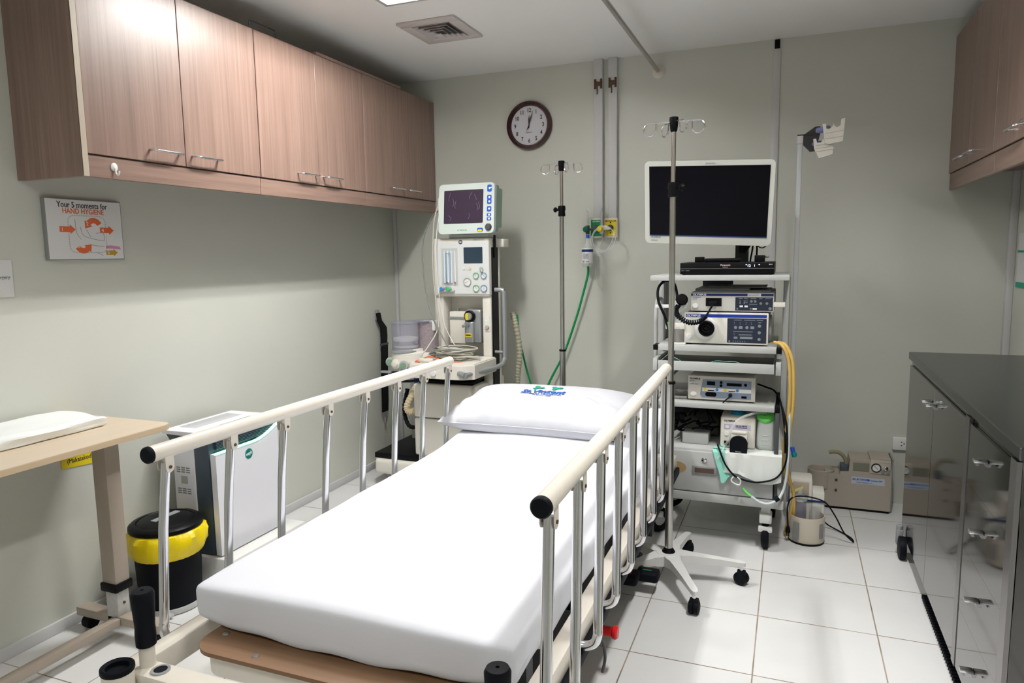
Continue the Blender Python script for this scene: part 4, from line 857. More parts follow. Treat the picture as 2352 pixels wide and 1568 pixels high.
# ================================================================== ENDOSCOPY TROLLEY
t = thing('equipment_trolley', 'grey equipment trolley with open shelves and bottom drawer by back wall', 'trolley', (2.18, -.6, 0)); tr_ = t
obj('shelf', MB().box(1.868, 2.470, -.865, -.36, 1.226, 1.250, .004), GREYM, t, label='top shelf')
obj('shelf', MB().box(1.905, 2.425, -.865, -.36, .903, .930, .003), GREYM, t)
obj('shelf', MB().box(1.905, 2.425, -.865, -.36, .640, .665, .003), GREYM, t)
dr = obj('keyboard_drawer', MB().box(1.91, 2.418, -.88, -.868, .815, .858, .002).box(1.91, 2.418, -.868, -.40, .815, .820).box(1.91, 1.916, -.868, -.40, .82, .85).box(2.412, 2.418, -.868, -.40, .82, .85).m(1).box(1.917, 2.411, -.866, -.41, .8202, .822), [GREYM, DGREY], t, label='pull-out drawer tray')
obj('drawer_bracket', MB().box(2.424, 2.446, -.865, -.38, .808, .865, .002), GREYM, t); obj('drawer_bracket', MB().box(1.884, 1.904, -.865, -.38, .808, .865, .002), GREYM, t)
for x in (1.885, 2.425):
    for z in (.905, .642): obj('corner_block', MB().box(x, x+.022, -.868, -.80, z, z+.024, .002), BLACK, t)
obj('side_frame', MB().box(2.448, 2.474, -.56, -.40, .10, 1.228, .004), GREY2, t)
obj('side_frame', MB().box(1.862, 1.888, -.56, -.40, .10, 1.228, .004), GREY2, t)
obj('rear_post', MB().box(2.444, 2.470, -.62, -.56, .2, 1.228, .004), GREYM, t); obj('rear_post', MB().box(1.866, 1.892, -.62, -.56, .2, 1.228, .004), GREYM, t)
obj('side_handle', MB().tube([(1.876, -.62, 1.13), (1.876, -.70, 1.13), (1.876, -.74, 1.10), (1.876, -.75, 1.05), (1.876, -.75, .95), (1.876, -.745, .80), (1.876, -.70, .76), (1.876, -.62, .76)], .0095, 12, sm=5), GREYM, t)
obj('back_panel', MB().box(1.90, 2.44, -.37, -.36, .24, .64).box(2.05, 2.2, -.375, -.365, .93, 1.22), DGREY, t)
cb = obj('drawer_cabinet', MB().box(1.925, 2.440, -.875, -.22, .245, .452, .004), GREYM, t)
obj('base_frame', MB().box(1.880, 2.475, -.89, -.22, .205, .247, .006), GREYM, t)  # base and drawer cabinet stretched rearwards to keep light off the floor underneath
dw = obj('drawer', MB().box(1.935, 2.428, -.890, -.872, .252, .440, .002), GREYM, t)
obj('lock', MB().lathe((2.128, -.889, .405), [(.012, 0), (.012, .005), (.008, .008), (.001, .008)], (0, -1, 0), n=20), CHROME, dw)
obj('drawer_gap', MB().box(2.4295, 2.4325, -.8925, -.872, .252, .44), BLACK, dw)
obj('label_holder', MB().box(2.075, 2.185, -.897, -.889, .337, .375, .002).m(1).box(2.087, 2.173, -.898, -.896, .345, .367), [GREY2, mat('brown_card', (.10, .06, .04), .6)], dw)
obj('side_post', MB().box(2.428, 2.446, -.885, -.84, .245, .64, .003), DGREY, t)
for x, y in ((2.400, -.83), (1.905, -.80), (2.42, -.42), (1.92, -.42)):
    mb = MB(); q = 0 if x > 2.3 else .9
    c = Vector((x, y, .062)); ax = Vector((math.cos(q), -math.sin(q), 0))
    mb.lathe(c-ax*.018, [(.036, 0), (.058, .003), (.062, .010), (.062, .026), (.058, .033), (.036, .036)], ax, n=30)
    mb.m(1).lathe(c-ax*.0185, [(.034, 0), (.028, .002), (.026, .037), (.001, .037)], ax, n=20)
    mb.m(2).box(x-.027, x+.027, y-.040, y+.03, .125, .168, .006).box(x-.030, x+.030, y-.050, y-.02, .088, .112, .005).box(x-.02, x+.02, y-.02, y+.02, .16, .206, .003)
    obj('caster', mb, [RUBBER, GREYM, TILTWHITE], t)
obj('duct_tape_patch', MB().lathe((2.0, -.8905, .36), [(.04, 0), (.04, .0008)], (0, -1, 0), n=24, sx=1.2, sy=.7), mat('tan_tape', (.38, .25, .12), .6), dw)
# display on the trolley
t = thing('flat_screen', 'large white framed flat screen, switched off, on trolley', 'monitor', (2.1, -.7, 1.25))
MR = lambda v: rotz(Vector((v.x+(v.z-1.58)*.046, v.y-(v.z-1.58)*.30, v.z-.002-(v.x-2.105)*.046)), (2.105, -.75, 0), -.02)
obj('bezel', MB().prism(rrect(1.818, 2.392, 1.392, 1.765, .022, 6), (0, -.752, 0), X_, Z_, (0, .028, 0)).xf(MR), mat('ivory_bezel', (.62, .63, .58), .4), t)
obj('rear_housing', MB().box(1.85, 2.36, -.724, -.665, 1.42, 1.74, .02, 3).xf(MR), GREYM, t)
obj('screen', MB().box(1.840, 2.372, -.7535, -.751, 1.432, 1.742).xf(MR), DARK, t)
obj('blue_strip', MB().box(1.840, 2.372, -.7545, -.751, 1.4275, 1.4325).xf(MR), NAVY, t)
obj('lettering', MB().text('OLYMPUS', .011, (1.845, -.7535, 1.4185), X_, Z_, 'LEFT', bold=.0003).text('OEV261H', .008, (1.845, -.7535, 1.404), X_, Z_, 'LEFT').xf(MR), INKG, t)
obj('vent_print', MB().text('RADIFORCE', .008, (2.115, -.7535, 1.749), X_, Z_, 'CENTER').xf(MR), INKG, t)
obj('stand_column', MB().box(2.22, 2.28, -.56, -.50, 1.25, 1.60, .006).box(2.16, 2.34, -.68, -.55, 1.50, 1.62, .006).box(2.235, 2.275, -.66, -.52, 1.40, 1.50, .004), DGREY, t)
obj('stand_arm', MB().prism([(0, .06), (.06, .06), (.06, 0), (.03, -.05), (.0, -.045)], (2.24, -.60, 1.395), X_, Z_, (0, .03, 0)).prism([(0, .05), (.03, .05), (.03, 0)], (2.16, -.62, 1.39), X_, Z_, (0, .02, 0)), BLACK, t)
obj('power_cable', MB().tube([(2.31, -.66, 1.42), (2.30, -.60, 1.36), (2.29, -.55, 1.30), (2.30, -.50, 1.26)], .004, 8, sm=6).tube([(2.32, -.66, 1.42), (2.32, -.58, 1.35), (2.31, -.54, 1.28), (2.30, -.50, 1.26)], .004, 8, sm=6).tube([(2.30, -.66, 1.40), (2.34, -.6, 1.37), (2.37, -.6, 1.385)], .0025, 8, sm=6), BLACK, t)
# recorder & things on top
t = thing('video_recorder', 'flat black video recorder on the top trolley shelf', 'recorder', (2.2, -.65, 1.25))
obj('body', MB().box(1.994, 2.404, -.80, -.50, 1.254, 1.306, .003), BLACK, t)
obj('tray_line', MB().box(1.994, 2.404, -.8015, -.80, 1.278, 1.2795), GREY2, t)
obj('lettering', MB().text('Panasonic', .011, (2.196, -.8012, 1.291), X_, Z_, 'CENTER', bold=.0003).text('DMR-EH59', .005, (2.196, -.8012, 1.283), X_, Z_, 'CENTER'), mat('pale_ink', (.6, .5, .5), .5), t)
obj('lettering', MB().text('DIGA   VIDEO', .006, (2.0, -.8012, 1.268), X_, Z_), INKG, t)
obj('display', MB().text('12', .015, (2.29, -.8014, 1.286), X_, Z_, bold=.0003).text('1', .015, (2.318, -.8014, 1.286), X_, Z_).text('-', .02, (2.283, -.8014, 1.291), X_, Z_, bold=.0005).text('-', .02, (2.338, -.8014, 1.291), X_, Z_, bold=.0005), LEDW, t, label='lit clock display')
mb = MB()
for x in (2.382, 2.392, 2.386): mb.box(x, x+.004, -.8012, -.80, 1.294, 1.298)
obj('ports', mb, GREYM, t)
for x in (2.01, 2.385): obj('foot', MB().cyl((x, -.77, 1.25), (x, -.77, 1.256), .01), BLACK, t)
tag(obj('black_adapter', MB().box(2.055, 2.096, -.76, -.72, 1.307, 1.333, .003), BLACK), 'small black box at the left on top of the video recorder', 'adapter')
tag(obj('remote_control', MB().box(2.096, 2.26, -.77, -.725, 1.307, 1.325, .006, 3), BLACK), 'long black remote control lying on the video recorder', 'remote control')
t = thing('black_connector_box', 'small black box with silver plug at the right on the recorder', 'adapter', (2.34, -.74, 1.307))
obj('body', MB().box(2.318, 2.362, -.76, -.70, 1.307, 1.337, .003), BLACK, t); obj('plug', MB().cyl((2.362, -.74, 1.330), (2.380, -.745, 1.331), .0045), CHROME, t)
# processor
def logo_band(mb, x0, x1, z0, z1, y): return facebox(mb, x0, x1, z0, z1, y, .001)
GB = mat('processor_white', (.60, .59, .55), .4)
t = thing('video_processor', 'slim white video processor with navy controls, upper of two stacked', 'video processor', (2.22, -.6, 1.08))
PY = -.80
obj('body', MB().box(2.047, 2.407, PY+.012, -.42, 1.084, 1.172, .004).box(2.06, 2.39, -.78, -.45, 1.170, 1.178), GREY2, t)
obj('front', MB().box(2.045, 2.408, PY, PY+.014, 1.084, 1.170, .004), GB, t)
mb = MB(); facebox(mb, 2.047, 2.405, 1.154, 1.165, PY, .001); obj('blue_band', mb, NAVY, t)
obj('lettering', MB().text('OLYMPUS', .0115, (2.054, PY-.0013, 1.1555), X_, Z_, bold=.0004, sx=1.2), WINK, t)
obj('lettering', MB().text('EVIS EXERA III', .006, (2.054, PY-.0005, 1.146), X_, Z_).text('CV-190', .006, (2.054, PY-.0005, 1.138), X_, Z_), INKB, t)
mb = MB(); facebox(mb, 2.295, 2.352, 1.1535, 1.166, PY-.001, .0006); obj('tag_label', mb, PAPER, t); obj('lettering', MB().text('ENDOSCOPY', .008, (2.298, PY-.002, 1.156), X_, Z_), INK, t)
mb = MB(); facebox(mb, 2.243, 2.403, 1.089, 1.149, PY, .0012); cp = obj('control_panel', mb, PANELD, t)
disc = MB(); 
for x, z, r in ((2.312, 1.131, .006), (2.328, 1.131, .006), (2.352, 1.122, .006), (2.378, 1.122, .006), (2.392, 1.099, .007), (2.310, 1.098, .004), (2.252, 1.097, .004)): disc_y(disc, x, z, PY-.001, r, .002, 12)
obj('buttons', disc, KEYG, cp)
mb = MB(); facebox(mb, 2.262, 2.276, 1.104, 1.112, PY-.001, .002); facebox(mb, 2.283, 2.297, 1.104, 1.112, PY-.001, .002); facebox(mb, 2.318, 2.336, 1.094, 1.101, PY-.001, .004)
for r_ in range(3):
    for c in range(2): facebox(mb, 2.262+c*.018, 2.2645+c*.018, 1.120+r_*.006, 1.1225+r_*.006, PY-.001, .001)
obj('keys', mb, WHITE, cp)
mb = MB(); 
for x, z, w_ in ((2.258, 1.143, .016), (2.28, 1.143, .018), (2.308, 1.143, .024), (2.345, 1.143, .014), (2.37, 1.143, .026), (2.303, 1.117, .034), (2.284, 1.131, .012), (2.284, 1.124, .012)): facebox(mb, x, x+w_, z, z+.0022, PY-.001, .0006)
obj('print', mb, INKG, cp)
obj('power_button', MB().lathe((2.066, PY, 1.108), [(.013, 0), (.013, .003), (.010, .003), (.010, .006), (.001, .006)], (0, -1, 0), n=24), WHITE, t)
mb = MB(); facebox(mb, 2.113, 2.183, 1.108, 1.145, PY, .003); sk = obj('camera_socket', mb, BLACK, t); obj('plug', MB().box(2.125, 2.165, PY-.02, PY, 1.112, 1.132, .004), RUBBER, sk)
tag(obj('paper_sheets', MB().box(2.06, 2.30, -.76, -.5, 1.179, 1.186, .002).box(2.10, 2.37, -.70, -.46, 1.186, 1.192, .002), GREY2), 'dusty grey plastic sheets lying on top of the slim video processor', 'papers')
# light source
t = thing('light_source', 'deep white light source unit with round scope socket, lower of two stacked', 'light source', (2.2, -.6, .93))
LY = -.822
obj('body', MB().box(2.024, 2.386, LY+.012, -.42, .938, 1.078, .005), GREY2, t)
obj('front', MB().box(2.020, 2.388, LY, LY+.014, .936, 1.080, .005), mat('light_source_white', (.70, .69, .62), .4), t)
for x in (2.04, 2.36): obj('foot', MB().cyl((x, -.79, .930), (x, -.79, .939), .012), BLACK, t)
mb = MB(); facebox(mb, 2.026, 2.380, 1.058, 1.072, LY, .001); obj('blue_band', mb, mat('royal_band', (.006, .035, .30), .4), t)
obj('lettering', MB().text('OLYMPUS', .012, (2.030, LY-.0013, 1.0605), X_, Z_, bold=.0004, sx=1.2), WINK, t)
mb = MB(); facebox(mb, 2.212, 2.380, .944, 1.055, LY, .0012); cp = obj('control_panel', mb, PANELD, t)
mb = MB()
for x, z, r in ((2.248, 1.014, .007), (2.297, 1.014, .007), (2.350, 1.022, .007), (2.350, .992, .007), (2.350, .962, .007), (2.222, .951, .004)): disc_y(mb, x, z, LY-.001, r, .002, 14)
obj('buttons', mb, KEYG, cp)
mb = MB(); facebox(mb, 2.262, 2.278, 1.008, 1.020, LY-.001, .0015); facebox(mb, 2.312, 2.328, 1.008, 1.020, LY-.001, .0015); facebox(mb, 2.241, 2.257, .962, .972, LY-.001, .0015); facebox(mb, 2.268, 2.322, .962, .972, LY-.001, .0015)
for x in (2.241, 2.266, 2.291, 2.314): 
    for z in (1.028, 1.035): facebox(mb, x, x+.0028, z, z+.0028, LY-.001, .001)
for k in range(6): facebox(mb, 2.238+k*.010, 2.2405+k*.010, .949, .9535, LY-.001, .001)
for k in range(2): facebox(mb, 2.241, 2.2438, .978+k*.007, .981+k*.007, LY-.001, .001)
obj('keys', mb, KEYG, cp)
mb = MB()
for x, z, w_ in ((2.24, 1.046, .034), (2.284, 1.046, .048), (2.338, 1.046, .026), (2.237, .994, .085), (2.262, .981, .055), (2.345, 1.036, .012)): facebox(mb, x, x+w_, z, z+.0025, LY-.001, .0006)
for k in range(14): facebox(mb, 2.264+k*.0042, 2.2655+k*.0042, .977, .9805, LY-.001, .0006)
obj('print', mb, KEYG, cp)
so = obj('scope_socket', MB().lathe((2.115, LY, 1.008), [(.052, 0), (.052, .004), (.045, .010), (.044, .014)], (0, -1, 0), n=40), WHITE, t)
obj('socket_ring', MB().lathe((2.122, LY-.012, 1.008), [(.036, 0), (.036, .014), (.030, .016), (.028, .004), (.019, .004), (.019, .012), (.015, .013), (.012, .004), (.008, .004), (.008, .010), (.001, .010)], (0, -1, 0), n=36), BLACK, so)
obj('power_button', MB().lathe((2.044, LY, .968), [(.013, 0), (.013, .003), (.010, .003), (.010, .006), (.001, .006)], (0, -1, 0), n=24), WHITE, t)
obj('side_vent', MB().lathe((2.387, -.66, 1.0), [(.06, 0), (.06, .010), (.05, .012)], X_, n=30), GREYM, t)
# hanging camera plug, coiled cord, bottle
t = thing('hose_clip', 'white plastic clip holding a round black plug beside the processor', 'clip', (2.01, -.84, 1.10))
obj('clip', MB().prism([(-.045, .014), (-.018, .02), (-.012, .008), (.012, .008), (.016, .026), (.030, .026), (.034, .0), (.030, -.014), (-.045, -.012)], (2.0, -.845, 1.115), X_, Z_, (0, .02, 0)), WHITE, t)
obj('arm', MB().box(1.89, 1.965, -.845, -.82, 1.10, 1.115, .002), WHITE, t)
t = thing('video_cable', 'black coiled cable plugged into the slim video processor', 'cable', (2.05, -.85, 1.0))
obj('end_plug', MB().lathe((2.012, -.845, 1.138), [(.012, 0), (.026, .006), (.027, .018), (.020, .026), (.001, .028)], (.1, -1, .1), n=24), BLACK, t)
base = smooth_path([(2.000, -.87, 1.115), (1.990, -.88, 1.095), (2.00, -.885, 1.068), (2.045, -.89, 1.040), (2.095, -.89, 1.044), (2.122, -.875, 1.068)], 30); pts = []
for i, p in enumerate(base):
    d = (base[min(i+1, len(base)-1)]-base[max(0, i-1)]).normalized(); a = Vector((0, 1, 0)); b = d.cross(a)
    an = i*2*PI/6; pts.append(p+(a*math.cos(an)+b*math.sin(an))*.0105)
obj('coil', MB().tube(pts, .0036, 6), RUBBER, t); obj('lead', MB().tube([pts[-1], (2.135, -.86, 1.09), (2.148, -.83, 1.12)], .0045, 8, sm=6), RUBBER, t)
t = thing('air_hose', 'black hose loop with green ringed connector at the trolley left side', 'hose', (1.95, -.8, 1.1))
obj('hose', MB().tube([(1.955, -.84, .985), (1.935, -.85, 1.06), (1.905, -.85, 1.13), (1.90, -.83, 1.19), (1.925, -.80, 1.222), (1.965, -.80, 1.215), (1.985, -.82, 1.16), (1.985, -.84, 1.12)], .0062, 10, sm=8), RUBBER, t)
obj('green_ring', MB().cyl((1.948, -.843, 1.035), (1.951, -.842, 1.018), .0085), LIME, t); obj('connector', MB().cyl((1.951, -.842, 1.018), (1.962, -.84, .975), .0085), CHROME, t)
t = thing('water_bottle', 'clear water bottle with brown lower half behind the iv pole', 'bottle', (2.005, -.80, .93))
obj('bottle', MB().lathe((1.992, -.80, .934), [(.030, 0), (.032, .005), (.032, .07), (.024, .10), (.013, .115), (.012, .15)], n=28), CLEAR, t)
obj('contents', MB().lathe((1.992, -.80, .938), [(.028, 0), (.028, .06)], n=24), mat('brown_liquid', (.18, .14, .10), .4, alpha=.8), t)
obj('cap_plate', MB().box(1.935, 2.022, -.83, -.77, 1.0, 1.028, .003), BEIGE2, t); obj('base', MB().box(1.955, 2.028, -.835, -.765, .930, .938, .002), WHITE, t)
# green masks in drawer
for k, (x, lab) in enumerate(((2.03, 'mint green face mask sticking up at left in the trolley drawer tray'), (2.20, 'mint green face mask lying flat in the middle of the trolley drawer tray'))):
    mb = MB(); V = []; Fc = []
    for i in range(13):
        for j in range(5):
            u, v = i/12, j/4
            z = .826+(.050*(1-u)**1.5*(.4+.6*(1-v)) if k == 0 else .030+.010*math.sin(PI*u))*(1-.45*v); V.append((x-.055+u*.13, -.862+v*.07, z+.003*math.sin(9*u+4*v)))
    o = len(V); V += [(a, b, c-.002) for a, b, c in V]
    for i in range(12):
        for j in range(4):
            q = [i*5+j, (i+1)*5+j, (i+1)*5+j+1, i*5+j+1]; Fc += [q, [w_+o for w_ in q[::-1]]]
    for i in range(12): Fc += [[i*5, i*5+o, (i+1)*5+o, (i+1)*5], [i*5+4, (i+1)*5+4, (i+1)*5+4+o, i*5+4+o]]
    for j in range(4): Fc += [[j, j+1, j+1+o, j+o], [60+j, 60+j+o, 61+j+o, 61+j]]
    tag(obj('face_mask', mb.add(V, Fc, True), MINT), lab, 'mask')
# electrosurgical unit
t = thing('electrosurgical_unit', 'beige electrosurgical unit with grey-blue panel on lower shelf', 'electrosurgical unit', (2.19, -.6, .665))
EY = -.815
obj('body', MB().box(2.045, 2.335, EY+.010, -.45, .674, .782, .004), BEIGE2, t)
obj('front', MB().box(2.040, 2.340, EY, EY+.012, .672, .784, .004), mat('esu_beige', (.60, .57, .51), .4), t)
for x in (2.06, 2.32): obj('foot', MB().cyl((x, -.78, .665), (x, -.78, .675), .012), BLACK, t)
cp = obj('control_panel', MB().prism([(2.108, .768), (2.322, .768), (2.322, .684), (2.104, .684), (2.096, .696)], (0, EY-.001, 0), X_, Z_, (0, -.001, 0)), mat('slate_panel', (.20, .25, .33), .4), t)
mb = MB(); facebox(mb, 2.106, 2.322, .712, .729, EY-.002, .0006); obj('pale_strip', mb, PAPER, cp)
mb = MB(); facebox(mb, 2.127, 2.163, .742, .760, EY-.002, .001); facebox(mb, 2.215, 2.280, .742, .756, EY-.002, .001); facebox(mb, 2.280, 2.303, .688, .698, EY-.002, .001)
for z in (.757, .742): disc_y(mb, 2.190, z, EY-.002, .0065, .002, 14)
mb.prism(rrect(2.12, 2.17, .689, .709, .009), (0, EY-.002, 0), X_, Z_, (0, -.001, 0)); disc_y(mb, 2.297, .750, EY-.002, .007, .002, 14)
for x in (2.13, 2.223): facebox(mb, x, x+.03, .715, .719, EY-.0025, .0008)
obj('displays', mb, DARK, cp)
mb = MB(); disc_y(mb, 2.118, .722, EY-.002, .007, .002, 14); disc_y(mb, 2.208, .722, EY-.002, .007, .002, 14); obj('yellow_buttons', mb, YELLOW, cp)
mb = MB(); disc_y(mb, 2.172, .722, EY-.002, .007, .002, 14); disc_y(mb, 2.262, .722, EY-.002, .007, .002, 14); obj('blue_buttons', mb, mat('blue_button', (.03, .25, .60), .4), cp)
obj('lettering', MB().text('OLYMPUS', .010, (2.048, EY-.001, .766), X_, Z_, bold=.0004, sx=1.1).text('ESG-100', .006, (2.048, EY-.001, .757), X_, Z_), INK, t)
mb = MB(); facebox(mb, 2.046, 2.092, .739, .751, EY, .0008); obj('sticker', mb, PAPER, t); obj('lettering', MB().text('CLINIC ENDO', .0065, (2.048, EY-.0015, .742), X_, Z_), INK, t)
obj('power_button', MB().lathe((2.066, EY, .698), [(.013, 0), (.013, .003), (.011, .003), (.011, .005), (.001, .005)], (0, -1, 0), n=24, sx=1.1, sy=.8), WHITE, t)
obj('plug', MB().lathe((2.232, EY-.002, .700), [(.008, 0), (.009, .01), (.006, .025)], (0, -1, 0), n=16).tube([(2.232, EY-.025, .700), (2.225, EY-.035, .692), (2.21, EY-.035, .678), (2.202, EY-.03, .668)], .0028, 8, sm=6), BLACK, t)
tag(obj('plastic_bag', MB().sphere((1.985, -.66, .735), .05, (1.3, 1.2, 1.15), 14).xf(lambda v: v+Vector((noise.noise(v*30), noise.noise(v*25+Vector((3, 0, 0))), noise.noise(v*28)))*.018), mat('clear_bag', (.5, .5, .5), .2, alpha=.35)), 'crumpled clear plastic bag left of the electrosurgical unit', 'bag')
tag(obj('steel_tray', MB().box(1.93, 2.035, -.80, -.62, .667, .68, .004), STEEL), 'shiny steel tray left of the electrosurgical unit', 'tray')
# flushing pump
t = thing('flushing_pump', 'ivory flushing pump with black roller head on the bottom cabinet', 'pump', (2.27, -.76, .452))
QY = -.835
obj('body', MB().box(2.192, 2.345, QY, -.60, .457, .603, .010, 3), BEIGE2, t)
obj('blue_cap', MB().lathe((2.262, -.76, .603), [(.030, 0), (.028, .012), (.018, .016), (.016, .022), (.001, .022)], n=24).box(2.27, 2.30, -.75, -.70, .603, .618, .006), CYAN, t)
obj('lettering', MB().text('OLYMPUS', .010, (2.208, QY-.0005, .580), X_, Z_, bold=.0004, sx=1.1), INK, t)
mb = MB(); facebox(mb, 2.208, 2.325, .545, .568, QY, .0008); cp = obj('lilac_strip', mb, mat('lilac_print', (.50, .47, .62), .5), t)
mb = MB(); 
for k in range(8): facebox(mb, 2.260+k*.0065, 2.2635+k*.0065, .559, .565, QY-.0008, .0006)
facebox(mb, 2.26, 2.31, .553, .555, QY-.0008, .0006); obj('level_marks', mb, INK, cp)
mb = MB(); disc_y(mb, 2.222, .556, QY, .008, .002, 16); disc_y(mb, 2.220, .524, QY, .010, .004, 18); obj('buttons', mb, WHITE, t)
hd = obj('roller_head', MB().box(2.240, 2.315, QY-.045, QY, .495, .545, .006).box(2.244, 2.311, QY-.048, QY-.02, .535, .548, .004), BEIGE2, t)
obj('roller_cover', MB().prism([(-.037, -.04), (.037, -.04), (.038, .004)]+[(.037*math.cos(a), .012+.030*math.sin(a)) for a in [PI*i/10 for i in range(11)]]+[(-.038, .004)], (2.277, QY-.001, .487), X_, Z_, (0, -.058, 0)), RUBBER, hd)
obj('lettering', MB().text('Watson', .008, (2.277, QY-.0597, .455), X_, Z_, 'CENTER'), WINK, hd)
obj('tube_socket', MB().box(2.210, 2.230, QY-.006, QY, .468, .490, .002), BLACK, t)
t = thing('lidded_bottle', 'frosted plastic bottle with lime green lid beside the pump', 'bottle', (2.385, -.80, .452))
def sq(v): return v
obj('bottle', MB().rgrid(2.350, 2.432, -.835, -.755, .453, .600, .022, 10, 10, 12, lambda p, u, v, w_: Vector((2.391+(p.x-2.391)*(1-.22*max(0, w_-.45)), -.795+(p.y+.795)*(1-.22*max(0, w_-.45)), p.z))), FROST, t)
obj('lid', MB().lathe((2.388, -.80, .598), [(.037, 0), (.038, .002), (.038, .018), (.035, .022), (.008, .023), (.007, .018), (.001, .018)], (-.10, -.50, 1), n=32), LIME, t)
mb = MB()
for k in range(3): mb.box(2.375, 2.400, -.8365, -.834, .485+k*.02, .4865+k*.02)
obj('level_marks', mb, PAPER, t)
tag(obj('suction_tube', MB().tube([(2.388, -.812, .622), (2.37, -.83, .632), (2.33, -.86, .628), (2.275, -.885, .605), (2.245, -.895, .56), (2.235, -.895, .52), (2.225, -.89, .49), (2.215, -.87, .478), (2.210, -.90, .46), (2.19, -.91, .42)], .0055, 12, sm=8), CLEAR), 'clear tube running from the lime lid over the pump', 'tubing')
# absorbent pad under pump, mint paper
def drape(x0, x1, yb, zt, zb, nx=20, skew=0, wav=.004, seed=1):
    V = []; Fc = []; prof = [(yb, zt), (yb-.05, zt), (-.86, zt), (-.888, zt), (-.8975, zt-.008), (-.900, zt-.03)]+[(-.900-.002*k, zt-.03-(zt-.03-zb)*k/5) for k in range(1, 6)]
    for i in range(nx+1):
        u = i/nx
        for j, (y, z) in enumerate(prof):
            f = max(0, (zt-z)/(zt-zb)); V.append(Vector((x0+(x1-x0)*u+skew*f, y-f*abs(noise.noise(Vector((u*4, seed, 0))))*.02-wav*(.5+.5*math.sin(u*16+seed))*f, z+(.020*math.sin(u*5+seed) if j == len(prof)-1 else 0))))
    n = len(prof); o = len(V); V += [v+Vector((0, .0015, -.0015)) for v in V]
    for i in range(nx):
        for j in range(n-1):
            q = [i*n+j, (i+1)*n+j, (i+1)*n+j+1, i*n+j+1]; Fc += [q, [k+o for k in q[::-1]]]
    for j in range(n-1): Fc += [[j, j+1, j+1+o, j+o], [nx*n+j, nx*n+j+o, nx*n+j+1+o, nx*n+j+1]]
    for i in range(nx): Fc += [[i*n, i*n+o, (i+1)*n+o, (i+1)*n], [i*n+n-1, (i+1)*n+n-1, (i+1)*n+n-1+o, i*n+n-1+o]]
    return MB().add(V, Fc, True)
tag(obj('absorbent_pad', drape(2.22, 2.462, -.70, .4565, .345), PAD), 'white absorbent pad hanging over the trolley drawer', 'pad')
tag(obj('mint_wrap', drape(2.165, 2.222, -.82, .4558, .330, nx=8, skew=.04, seed=4), MINT), 'mint green paper hanging at left of the white pad', 'paper')
tag(obj('pad_corner', MB().prism([(-.06, -.01), (.035, -.015), (.045, .02), (.028, .075), (.012, .11), (0, .07), (-.01, .02)], (2.435, -.80, .452), (.9, -.1, 0), Z_, (0, .003, 0)), PAD), 'folded up white corner of a second pad beside the lidded bottle', 'pad')
# scope & tubes hanging at the right of the trolley
tag(obj('scope_tube', MB().tube([(2.478, -.80, .80), (2.487, -.83, .62), (2.487, -.86, .45), (2.478, -.89, .33), (2.455, -.92, .27), (2.415, -.94, .247), (2.375, -.94, .25), (2.34, -.935, .27)], .006, 12, sm=8), mat('translucent_tube', (.62, .68, .70), .3)), 'translucent white tube curving in front of the trolley drawer', 'tubing')
tag(obj('tube_tip', MB().tube([(2.34, -.935, .27), (2.32, -.93, .283), (2.302, -.925, .300)], .0055, 10, sm=5), LIME), 'bright green tip of the translucent tube', 'tip')
tag(obj('black_cable', MB().tube([(2.455, -.86, .67), (2.475, -.89, .60), (2.482, -.90, .50), (2.475, -.91, .42), (2.44, -.92, .36), (2.37, -.925, .335), (2.31, -.925, .338), (2.265, -.925, .355), (2.225, -.92, .40), (2.20, -.91, .455), (2.185, -.88, .48)], .0042, 10, sm=8), RUBBER), 'black cable looping across the front of the drawer', 'cable')
tag(obj('white_clamp', MB().tube([(2.262, -.932, .352), (2.252, -.934, .335), (2.266, -.936, .322), (2.288, -.936, .318), (2.292, -.934, .338), (2.278, -.932, .352)], .0032, 8, sm=4, closed=False), WHITE), 'small white plastic clamp on the black cable at the drawer', 'clamp')
tag(obj('black_ring', MB().cyl((2.437, -.93, .262), (2.452, -.922, .272), .012), RUBBER), 'black rubber band around the translucent tube', 'ring')
for k, (dx, lab) in enumerate(((0, 'amber hose bowing down the right side of the trolley, outer one'), (-.016, 'amber hose bowing down the right side of the trolley, inner one'))):
    tag(obj('amber_hose', MB().tube([(2.43+dx, -.80, .948), (2.462+dx, -.83, .94), (2.490+dx, -.84, .88), (2.500+dx, -.84, .78), (2.500+dx, -.83, .66), (2.492+dx, -.82, .56), (2.485+dx*1.2, -.80, .45), (2.492+dx, -.76, .33), (2.515, -.72, .24), (2.52+dx, -.70, .12), (2.50+dx, -.66, .012)], .0078, 12, sm=8), AMBER), lab, 'hose')
tag(obj('tube_connector', MB().cyl((2.503, -.83, .482), (2.507, -.83, .460), .009).m(1).lathe((2.508, -.83, .462), [(.007, 0), (.012, .008), (.011, .022), (.005, .026)], (.3, 0, -1), n=16), [BLUE, mat('teal_plastic', (.0, .20, .22), .4)]), 'small blue and teal connector hanging at trolley right side', 'connector')
